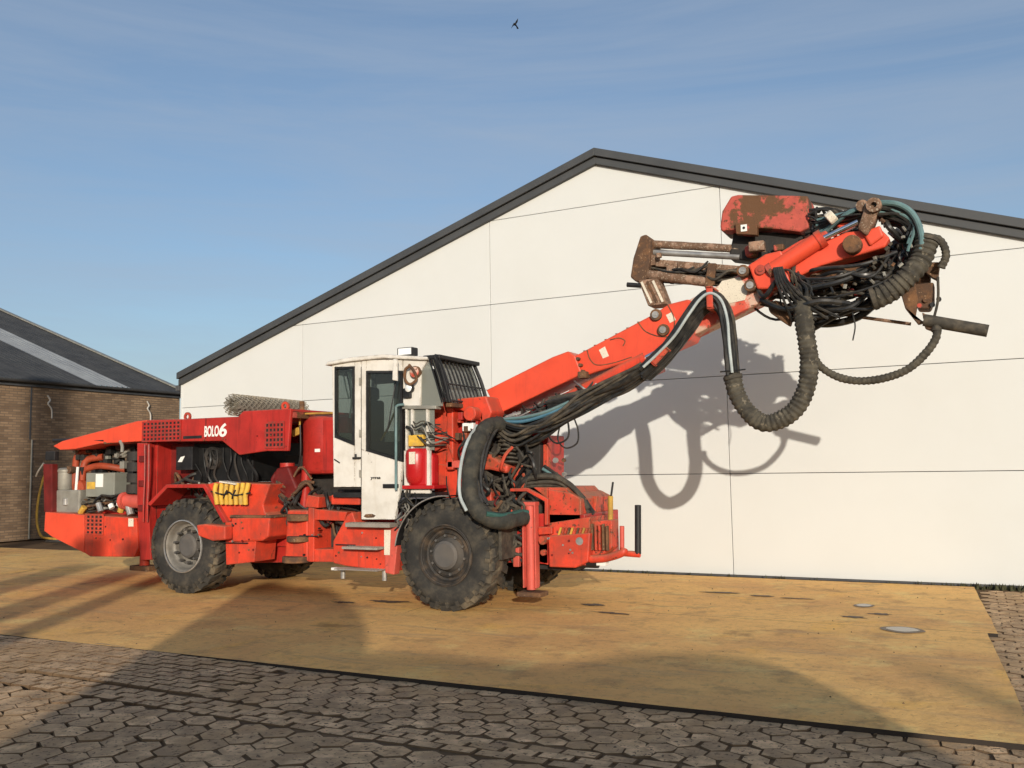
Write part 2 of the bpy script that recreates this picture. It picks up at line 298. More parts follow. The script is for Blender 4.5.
def text_mesh(body, size, mat_, shear=0, extrude=.002, bold=0):
    cu = bpy.data.curves.new('lettering', 'FONT'); cu.body = body; cu.size = size; cu.shear = shear; cu.extrude = extrude; cu.offset = bold
    t = bpy.data.objects.new('lettering', cu); col.objects.link(t); dg = bpy.context.evaluated_depsgraph_get(); dg.update()
    me = bpy.data.meshes.new_from_object(t.evaluated_get(dg)); bpy.data.objects.remove(t); me.materials.clear(); me.materials.append(MATS[mat_]); return me

# ------------------------------------------------------------------ ground, pavers, road plates
g = MB(); g.add([(-400, -400, -.06), (400, -400, -.06), (400, 600, -.06), (-400, 600, -.06)], [(0, 1, 2, 3)])
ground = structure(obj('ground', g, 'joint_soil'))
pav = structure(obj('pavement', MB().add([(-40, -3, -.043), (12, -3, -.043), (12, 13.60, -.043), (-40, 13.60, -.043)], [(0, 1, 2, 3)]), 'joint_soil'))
def paver_verts(kind, w, h, jit):
    if kind == 'hex':
        r = w / math.sqrt(3); base = [(r * math.cos(math.pi / 6 + math.pi / 3 * i), r * math.sin(math.pi / 6 + math.pi / 3 * i) * h) for i in range(6)]
    else: base = [(-w / 2, -h / 2), (0, -h / 2), (w / 2, -h / 2), (w / 2, h / 2), (0, h / 2), (-w / 2, h / 2)]
    base = [(x + random.uniform(-jit, jit), y + random.uniform(-jit, jit)) for x, y in base]
    n = len(base); vs = [(x, y, -.03) for x, y in base] + [(x, y, -.009) for x, y in base] + [(x * .94, y * .94 , 0) for x, y in base]
    fs = [tuple(range(2 * n, 3 * n))] + [(k * n + i, k * n + (i + 1) % n, (k + 1) * n + (i + 1) % n, (k + 1) * n + i) for k in (0, 1) for i in range(n)]
    return vs, fs
def in_frame(x, y, mrg=30):
    d = Vector((x, y, -1.65)); m = cam.rotation_euler.to_matrix().transposed(); q = m @ d
    if q.z > -.5: return False
    px, py = 512 + 907.4 * q.x / -q.z, 384 - 907.4 * q.y / -q.z
    return -mrg < px < 1024 + mrg and py < 768 + mrg
spots = []                                              # (kind, x, y, turn)
HX = .185
rowh = HX * .866 * .93
for r_ in range(40):                                    # hexagons between the plates and the border rows
    y = 6.28 - r_ * rowh
    if y < 5.18: break
    for c_ in range(110):
        x = 4.9 - c_ * HX - (r_ % 2) * HX / 2
        if x > -5.2: spots.append(('hex', x, y, 0))
for r_ in range(3):                                     # border rows of long bricks
    for c_ in range(90):
        x = 4.9 - c_ * .235 - (r_ % 2) * .11; y = 5.07 - r_ * .1
        if x > -7.2: spots.append(('brick', x, y, 0))
rowb = .225 * .866 * .95
for r_ in range(16):                                    # larger hexagons in front
    y = 4.68 - r_ * rowb
    for c_ in range(90):
        x = 4.9 - c_ * .225 - (r_ % 2) * .1125
        if x > -7.2: spots.append(('hexb', x, y, 0))
for r_ in range(45):                                    # brick pavers in running bond on the left
    y = 6.26 - r_ * .112
    for c_ in range(60):
        x = -5.20 - c_ * .222 - (r_ % 2) * .111
        if x < -5.30 and (y > 5.16 or x < -7.3): spots.append(('brick', x, y, 0))
for r_ in range(60):                                    # strip of hexagons right of the plates
    y = 6.28 + r_ * rowh
    if y > 13.42: break
    for c_ in range(30):
        x = .06 + c_ * HX + (r_ % 2) * HX / 2
        spots.append(('hex', x, y, 0))
spots = [q for q in spots if in_frame(q[1], q[2], 420)]
spots.sort(key=lambda q: (not in_frame(q[1], q[2], 8), q[1] ** 2 + q[2] ** 2))
kinds = {'hex': ('hex', HX * .975, .93), 'hexb': ('hex', .225 * .975, .95), 'brick': ('rect', .214, .102)}
pm = {}
for k, (t, w_, h_) in kinds.items():
    pm[k] = []
    for i in range(16):
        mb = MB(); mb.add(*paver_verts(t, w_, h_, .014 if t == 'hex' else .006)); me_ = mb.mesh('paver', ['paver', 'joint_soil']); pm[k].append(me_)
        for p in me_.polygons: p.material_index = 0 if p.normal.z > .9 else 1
rest = MB()
for i, (k, x, y, a) in enumerate(spots):
    tilt = (random.uniform(-.022, .022), random.uniform(-.022, .022), random.uniform(-.035, .035)); dz = -.031 + .027 * min(1, max(0, (-4.6 - x) / 2.6)) + random.uniform(-.005, .003) + .006 * noise.noise(Vector((x * .7, y * .7, 0)))
    if i < 300:
        o = obj('paver', random.choice(pm[k]), None, pav); o.location = (x, y, dz); o.rotation_euler = tilt
    else:
        M_ = Matrix.Translation((x, y, dz)) @ Matrix.Rotation(tilt[2], 4, 'Z') @ Matrix.Rotation(tilt[0], 4, 'X')
        t, w_, h_ = kinds[k]; vs, fs = paver_verts(t, w_, h_, .013 if t == 'hex' else .006); rest.add([M_ @ Vector(v) for v in vs], fs)
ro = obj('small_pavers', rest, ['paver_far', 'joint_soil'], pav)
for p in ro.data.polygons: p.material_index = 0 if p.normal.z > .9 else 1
ro['kind'] = 'stuff'
#; ro['kind'] = 'stuff'

# road plates: two rows of steel plates carpeted with sand
plates = []
def plate(x0, x1, y0, y1, label):
    mb = MB(); nx, ny = 24, 16; z0, z1 = -.040, .0
    ex = lambda t: .012 * noise.noise(Vector((t * 1.7, y0, x0)))
    top = []
    for j in range(ny + 1):
        for i in range(nx + 1):
            x = x0 + (x1 - x0) * i / nx; y = y0 + (y1 - y0) * j / ny
            x -= .06 * (y - 9.93)
            ed = min(i, nx - i, j, ny - j) > 0
            if j == 0: y += ex(x)
            if i in (0, nx): x += .012 * noise.noise(Vector((y * 1.9, x0, 3)))
            top.append((x, y, z1 + (.006 * noise.noise(Vector((x * .6, y * .6, 1))) if ed else 0)))
    k = nx + 1
    fs = [(j * k + i, j * k + i + 1, (j + 1) * k + i + 1, (j + 1) * k + i) for j in range(ny) for i in range(nx)]
    ring = [i for i in range(k)] + [j * k + nx for j in range(1, ny + 1)] + [ny * k + i for i in range(nx - 1, -1, -1)] + [j * k for j in range(ny - 1, 0, -1)]
    n0 = len(top); vs = top + [(top[i][0], top[i][1], z0) for i in ring]; m = len(ring)
    side = [(ring[i], ring[(i + 1) % m], n0 + (i + 1) % m, n0 + i) for i in range(m)]
    mb.add(vs, fs + side); o = obj('road_plate', mb, ['sandy_plate', 'plate_edge'])
    nf = len(fs)
    for p in list(o.data.polygons)[nf:]: p.material_index = 1
    return tag(o, label, 'road plate', 'sandy steel plates laid over the yard paving')
xs = [(.02, -6.0), (-6.003, -12.1), (-12.103, -18.2), (-18.203, -21.75)]
nm_f = ['sandy steel road plate, front row, at the right edge of the yard', 'sandy steel road plate, front row, before the rear wheel and cab steps',
        'sandy steel road plate, front row, at the left under stripes of shade', 'sandy steel road plate, front row, farthest left by the brick wall']
nm_b = ['sandy steel road plate along the foot of the white wall, right end', 'sandy steel road plate along the white wall under the middle of the rig',
        'sandy steel road plate behind the tail of the rig', 'sandy steel road plate in the back row nearest the brick wall']
for i, (x1, x0) in enumerate(xs):
    plate(x0, x1, 6.18, 9.92, nm_f[i]); plate(x0 + .07, x1 + .07 if i else .11, 9.928, 13.42, nm_b[i])
def puddle(x, y, rx, ry, lab):
    n = 22; vs = []; 
    for i in range(n):
        t = 2 * math.pi * i / n; k = 1 + .22 * noise.noise(Vector((math.cos(t) * 1.5 + x, math.sin(t) * 1.5, y))); vs.append((rx * k * math.cos(t), ry * k * math.sin(t), 0))
    pd = empty('puddle', (x, y, .0065), lab, 'puddle', 'small puddles on the road plates')
    def ring(k, z): return [(a * k, b * k, z) for a, b, c in vs]
    obj('wet_rim', MB().add(ring(1.35, .0) + ring(1.2, .002), [tuple(range(n, 2 * n))] + [(i, (i + 1) % n, n + (i + 1) % n, n + i) for i in range(n)]), 'wet_sand', pd)
    obj('water', MB().add(ring(1.0, .003) + ring(.97, .0045), [tuple(range(n, 2 * n))] + [(i, (i + 1) % n, n + (i + 1) % n, n + i) for i in range(n)]), 'water', pd); return pd
puddle(-1.22, 11.26, .085, .10, 'small round puddle reflecting the white wall')
puddle(-.72, 9.80, .15, .13, 'larger oval puddle near the right edge of the road plates')
def stain(x, y, rx, ry, lab):
    n = 44; vs = []
    for i in range(n):
        t = 2 * math.pi * i / n; k = max(.25, 1 + .7 * noise.noise(Vector((math.cos(t) * 2 + x * 3, math.sin(t) * 2, y))) + .45 * noise.noise(Vector((math.cos(t) * 6 + x * 3, math.sin(t) * 6, y)))); vs.append((rx * k * math.cos(t), ry * k * math.sin(t), 0))
    vs2 = [(a * .85, b * .85, .002) for a, b, c in vs]
    o = obj('oil_stain', MB().add(vs + vs2, [tuple(range(n, 2 * n))] + [(i, (i + 1) % n, n + (i + 1) % n, n + i) for i in range(n)]), 'oil', loc=(x, y, .0065)); return tag(o, lab, 'oil stain', 'oil stains on the road plates')
mat('oil', (.10, .066, .038), .6, var=.3, vscale=8)
stain(-3.72, 9.72, .2, .05, 'thin dark oil stain below the front tray of the rig')
stain(-4.12, 10.2, .13, .07, 'small dark oil stain beside the jack foot')
stain(-6.6, 9.55, .3, .08, 'dark oil stain under the cab steps')
stain(-7.1, 9.3, .16, .06, 'small dark oil stain left of the cab steps')
for k_, (x_, y_, a_, b_) in enumerate(((-2.95, 11.75, .22, .05), (-2.45, 11.62, .16, .045), (-2.05, 11.55, .2, .03), (-1.0, 10.7, .1, .05), (-1.25, 10.4, .12, .05))): stain(x_, y_, a_, b_, ['dark scuff on the back plate, leftmost of three before the white wall', 'dark scuff on the back plate, middle of three before the white wall', 'thin dark scuff on the back plate, rightmost of three before the white wall', 'small dark scuff below the small round puddle', 'small dark scuff left of the larger oval puddle'][k_])

# ------------------------------------------------------------------ white panelled hall
WY = 13.62; AX, AZ, SL = -5.26, 6.56, .3366
XL, XR = -14.53, AX * 2 + 14.53
def gz(x): return AZ - SL * abs(x - AX)
hall = empty('white_hall', (AX, WY, 0), 'large white panelled hall with dark grey gable trim', 'building')
ho = Vector((AX, WY, 0))
def hv(x, y, z): return (x - AX, y - WY, z)
def hall_prism(poly, y0, y1):
    n = len(poly); return MB().add([hv(x, y0, z) for x, z in poly] + [hv(x, y1, z) for x, z in poly], [tuple(range(n)), tuple(range(2 * n - 1, n - 1, -1))] + [(i, i + n, (i + 1) % n + n, (i + 1) % n) for i in range(n)])
obj('core_wall', hall_prism([(XL + .02, 0), (XR - .02, 0), (XR - .02, gz(XR)), (AX, AZ + .02), (XL + .02, gz(XL))], WY + .05, WY + 26), 'black', hall)
cols = [-15.4, -11.37, -7.275, -3.265, .78, 4.83]; rows = [.0, 1.497, 2.964, 4.431, 5.898, 7.4]
def clip_gable(poly):
    def cut(poly, f):
        out = []
        for i, a in enumerate(poly):
            b = poly[(i + 1) % len(poly)]; fa, fb = f(a), f(b)
            if fa >= 0: out.append(a)
            if (fa >= 0) != (fb >= 0): t = fa / (fa - fb); out.append((a[0] + (b[0] - a[0]) * t, a[1] + (b[1] - a[1]) * t))
        return out
    for f in (lambda p: AZ + .03 - SL * (p[0] - AX) - p[1], lambda p: AZ + .03 + SL * (p[0] - AX) - p[1], lambda p: p[0] - XL, lambda p: XR - p[0]):
        poly = cut(poly, f)
        if len(poly) < 3: return None
    return poly
gp = .0045
for i in range(len(cols) - 1):
    for j in range(len(rows) - 1):
        z0 = rows[j] + (gp if j else .014)
        pl = clip_gable([(cols[i] + gp, z0), (cols[i + 1] - gp, z0), (cols[i + 1] - gp, rows[j + 1] - gp), (cols[i] + gp, rows[j + 1] - gp)])
        if pl: obj('wall_panel', hall_prism(pl, WY - .0 + random.uniform(-.001, .001), WY + .04), 'cream_panel', hall, bevel=.003)
obj('plinth', hall_prism([(XL, -.02), (XR, -.02), (XR, .010), (XL, .010)], WY + .012, WY + .045), 'gutter', hall)
def band(up0, up1, y0, y1, nm, mt):
    e = .03
    for sgn in (-1, 1):
        xe = (XL - e) if sgn < 0 else (XR + e)
        pts = [(AX, AZ + up0), (xe, gz(xe) + up0), (xe, gz(xe) + up1), (AX, AZ + up1)]
        obj(nm, hall_prism(pts, y0, y1), mt, hall, bevel=.006)
band(.0, .118, WY - .075, WY + .5, 'lower_trim', 'trim'); band(.126, .255, WY - .13, WY + .5, 'upper_trim', 'trim')
rf = MB()
for sgn in (-1, 1):
    xe = (XL - .15) if sgn < 0 else (XR + .15); q = [(AX, AZ + .17), (xe, gz(xe) + .17), (xe, gz(xe) + .22), (AX, AZ + .22)]
    n = 4; rf.add([hv(x, WY + .5, z) for x, z in q] + [hv(x, WY + 26, z) for x, z in q], [(0, 1, 2, 3), (7, 6, 5, 4), (0, 4, 5, 1), (1, 5, 6, 2), (2, 6, 7, 3), (3, 7, 4, 0)])
obj('roof', rf, 'roof_dark', hall)
obj('corner_trim', hall_prism([(XL - .02, 0), (XL + .012, 0), (XL + .012, gz(XL) + .01), (XL - .02, gz(XL) - .0)], WY - .012, WY + .2), 'cream_panel', hall)
obj('downpipe', MB().cyl(hv(XL - .075, WY + .12, 0), hv(XL - .075, WY + .12, gz(XL) - .1), .045, seg=14), 'pipe_white', hall, smooth=True)
obj('gutter', MB().box(hv(XL - .13, WY - .06, gz(XL) - .12), hv(XL - .035, WY + 26, gz(XL) - .005)), 'gutter', hall, bevel=.01)

# ------------------------------------------------------------------ brick shed with corrugated roof
BX, BY0, BY1, BZ, BS = -21.8, 4.0, 20.35, 4.08, .374
shed = empty('brick_shed', (BX, 15, 0), 'long brown brick shed with dark corrugated roof and pale rooflight strip', 'building')
def sv(x, y, z): return (x - BX, y - 15, z)
mb = MB(); mb.box(sv(BX - 17, BY0, -.02), sv(BX, BY1, BZ)); obj('brick_wall', mb, 'brick', shed)
# roof: real corrugations running down the slope
def corr_roof(y0, y1, lift, mt, nm):
    mb = MB(); n = int((y1 - y0) / .045); e = .18; vs = []
    for i in range(n + 1):
        y = y0 + (y1 - y0) * i / n; zz = .022 * math.cos(y * 2 * math.pi / .177) + lift
        for x in (BX + e, BX - 9.2): vs.append(sv(x, y, BZ + .06 + BS * (BX - x) + zz))
    mb.add(vs, [(2 * i, 2 * i + 1, 2 * i + 3, 2 * i + 2) for i in range(n)]); return obj(nm, mb, mt, shed, smooth=False)
corr_roof(BY0, 17.25, 0, 'roof_dark', 'roof_sheet'); corr_roof(17.25, 18.36, .012, 'roof_light', 'rooflight'); corr_roof(18.36, BY1 + .1, 0, 'roof_dark', 'roof_sheet')
def slope_bar(y0, y1, z0, z1, nm, mt):
    mb = MB(); x0, x1 = BX + .2, BX - 9.25; f = lambda x: BZ + .06 + BS * (BX - x)
    vs = [sv(x, y, f(x) + z) for x in (x0, x1) for y in (y0, y1) for z in (z0, z1)]
    mb.add(vs, [(0, 1, 3, 2), (4, 6, 7, 5), (0, 4, 5, 1), (2, 3, 7, 6), (1, 5, 7, 3), (0, 2, 6, 4)]); return obj(nm, mb, mt, shed)
slope_bar(BY1 + .04, BY1 + .16, -.12, .035, 'verge_trim', 'trim'); slope_bar(BY1 - .03, BY1 + .17, .038, .075, 'verge_cap', 'grey_metal')
obj('eaves_board', MB().box(sv(BX + .002, BY0, BZ - .16), sv(BX + .05, BY1 + .1, BZ + .02)), 'gutter', shed)
gt = MB()
gt.add([sv(BX + .13 + .075 * math.cos(math.pi + math.pi * k / 8), y, BZ + .0 + .075 * math.sin(math.pi + math.pi * k / 8)) for y in (BY0, BY1 + .12) for k in range(9)], [(k, k + 1, k + 10, k + 9) for k in range(8)])
obj('gutter', gt, 'gutter', shed, smooth=True)
obj('wall_pipe', MB().cyl(sv(BX + .035, 15.42, 0), sv(BX + .035, 15.42, 2.55), .022, seg=8), 'grey_metal', shed)
obj('joint_strip', MB().box(sv(BX + .001, 15.36, 2.55), sv(BX + .012, 15.40, BZ - .1)), 'gutter', shed)
for yy, zz in ((15.85, 3.72), (19.1, 3.75)):
    obj('wall_cable', MB().tube([sv(BX + .04, yy - .03, zz), sv(BX + .05, yy + .04, zz - .12), sv(BX + .06, yy - .02, zz - .22), sv(BX + .05, yy + .09, zz - .36), sv(BX + .05, yy + .11, zz - .6)], .022, seg=6), 'pipe_white', shed, smooth=True)

# ------------------------------------------------------------------ unseen objects added behind the camera to shade the yard
ca, sa = math.cos(R(31)), math.sin(R(31))
def st(s, t): return (s * ca - t * sa, s * sa + t * ca)
TR = Matrix.Translation((*st(0, -6), 0)) @ Matrix.Rotation(R(31), 4, 'Z')
shade_block = empty('added_shade_block', (*st(0, -6), 0), 'tall grey unseen block added behind the camera to shade the yard', 'shade_block'); shade_block.rotation_euler = (0, 0, R(31)); shade_block.scale = (1, 1, 1.15)  # added unseen vehicle, its outline shaped to cast the large yard shadow
obj('tall_shade_part', MB().add([(s, t, z) for t in (-1.15, 1.2) for s, z in ((-2.8, .7), (-1.0, .7), (-.72, 2.6), (-.86, 2.9), (-1.05, 3.12), (-1.45, 3.4), (-1.7, 3.56), (-2.16, 3.58), (-2.62, 3.72), (-2.8, 3.62))],
    [tuple(range(10)), tuple(range(19, 9, -1))] + [(i, i + 10, (i + 1) % 10 + 10, (i + 1) % 10) for i in range(10)]), 'concrete', shade_block)
lowp = [(-1.0, .5), (2.82, .5), (2.84, 2.0), (2.80, 2.25), (2.72, 2.40), (2.52, 2.49), (2.24, 2.53), (1.7, 2.55), (1.32, 2.51), (.86, 2.46), (.45, 2.51), (-.07, 2.58), (-.5, 2.62), (-1.0, 2.62)]
n = len(lowp)
obj('low_shade_part', MB().add([(s, t, z) for t in (-1.1, 1.2) for s, z in lowp], [tuple(range(n)), tuple(range(2 * n - 1, n - 1, -1))] + [(i, i + n, (i + 1) % n + n, (i + 1) % n) for i in range(n)]), 'concrete', shade_block)
for s in (-2.1, 1.9):
    for t in (-1.0, 1.0): obj('wheel', MB().cyl((s, t - .15, .5), (s, t + .15, .5), .5, seg=20), 'tyre', shade_block)
for s0, s1, hh, lab in ((-6.92, -6.18, 5.0, 'wide unseen post added to cast shade, farthest left of three'), (-5.58, -5.0, 5.0, 'unseen post added to cast shade, middle of three'), (-4.66, -4.28, 4.9, 'slim unseen post added to cast shade, right of three')):
    x, y = st((s0 + s1) / 2, -8); o = tag(obj('added_shade_post', MB().cyl((0, 0, -.02), (0, 0, hh * 1.13), (s1 - s0) / 2, seg=16), 'concrete', loc=(x, y, 0)), lab, 'shade_post', 'unseen posts added behind the camera to cast stripes of shade')  # unseen posts added to lay stripes of shade on the left ground
x, y = st(-10.45, -15); tag(obj('added_shade_stack', MB().cyl((0, 0, -.02), (0, 0, 13.2), .42, .34, seg=16), 'brick', loc=(x, y, 0)), 'tall unseen stack added far behind the camera to shade the brick wall', 'shade_stack')  # unseen stack added to put the dark band on the brick wall
for s, hh in ((3.75, 7.0), (3.35, 6.5)):
    x, y = st(s, -28); tag(obj('added_shade_pole', MB().cyl((0, 0, -.02), (0, 0, hh * 1.14), .16, .12, seg=12), 'grey_metal', loc=(x, y, 0)), 'unseen grey pole added far behind the camera to cast soft shade, %s of two' % ('taller' if hh > 6.8 else 'shorter'), 'shade_pole', 'unseen poles added behind the camera to cast soft shade')  # unseen poles added to cast soft streaks on the right

# ------------------------------------------------------------------ grit on the plates, moss at the wall foot
gb = MB()
for k in range(150):
    x, y = random.uniform(-11, .0), random.uniform(6.3, 13.3); s_ = random.uniform(.004, .011); a_ = random.uniform(0, 6)
    gb.add([(x + s_ * math.cos(a_ + t), y + s_ * math.sin(a_ + t) * .8, .002) for t in (0, 1.6, 3.1, 4.7)] + [(x, y, .004 + s_ * .8)], [(0, 1, 4), (1, 2, 4), (2, 3, 4), (3, 0, 4)])
go = obj('grit', gb, 'joint_soil'); go['kind'] = 'stuff'; go['label'] = 'small stones and grit scattered over the road plates'; go['category'] = 'grit'
ms = MB()
for k in range(260):
    x = random.uniform(-.25, 1.6) if k < 190 else random.uniform(-6, -.3); y = 13.58 - abs(random.gauss(0, .05)); s_ = random.uniform(.012, .035); a_ = random.uniform(0, 6)
    ms.add([(x + s_ * math.cos(a_ + t), y + s_ * math.sin(a_ + t), -.04) for t in (0, 2.1, 4.2)] + [(x + random.uniform(-.02, .02), y, random.uniform(.0, .05))], [(0, 1, 3), (1, 2, 3), (2, 0, 3)])
mo = obj('moss', ms, 'moss'); mo['kind'] = 'stuff'; mo['label'] = 'dark moss and litter along the foot of the white wall'; mo['category'] = 'moss'

# ------------------------------------------------------------------ bird
bird = empty('bird', (-19.1, 38.75, 23.45), 'small dark bird flying high in the sky', 'bird')
bm_ = MB().lathe([(0, -.17), (.035, -.13), (.055, -.04), (.05, .05), (.02, .15), (0, .2)], (0, 0, 0), 10)
bo = obj('body', bm_, 'bird', bird, smooth=True)
obj('wing', MB().add([(0, -.05, .03), (0, .07, .03), (.10, .08, .16), (.16, .02, .30), (.08, -.06, .14), (0, -.05, .02), (0, .07, .02), (.10, .08, .15), (.16, .02, .29), (.08, -.06, .13)], [(0, 1, 2, 4), (4, 2, 3), (5, 9, 7, 6), (9, 8, 7), (0, 4, 9, 5), (4, 3, 8, 9), (3, 2, 7, 8), (2, 1, 6, 7)]), 'bird', bird)
obj('wing', MB().add([(0, -.05, .03), (0, .07, .03), (-.14, .08, .02), (-.22, .0, -.14), (-.10, -.06, .0), (0, -.05, .02), (0, .07, .02), (-.14, .08, .01), (-.22, .0, -.15), (-.10, -.06, -.01)], [(0, 1, 2, 4), (4, 2, 3), (5, 9, 7, 6), (9, 8, 7), (0, 4, 9, 5), (4, 3, 8, 9), (3, 2, 7, 8), (2, 1, 6, 7)]), 'bird', bird)
obj('tail', MB().add([(-.03, .15, 0), (.03, .15, 0), (.05, .3, -.08), (-.05, .3, -.08), (-.03, .15, -.01), (.03, .15, -.01), (.05, .3, -.09), (-.05, .3, -.09)], [(0, 1, 2, 3), (7, 6, 5, 4), (0, 4, 5, 1), (1, 5, 6, 2), (2, 6, 7, 3), (3, 7, 4, 0)]), 'bird', bird)

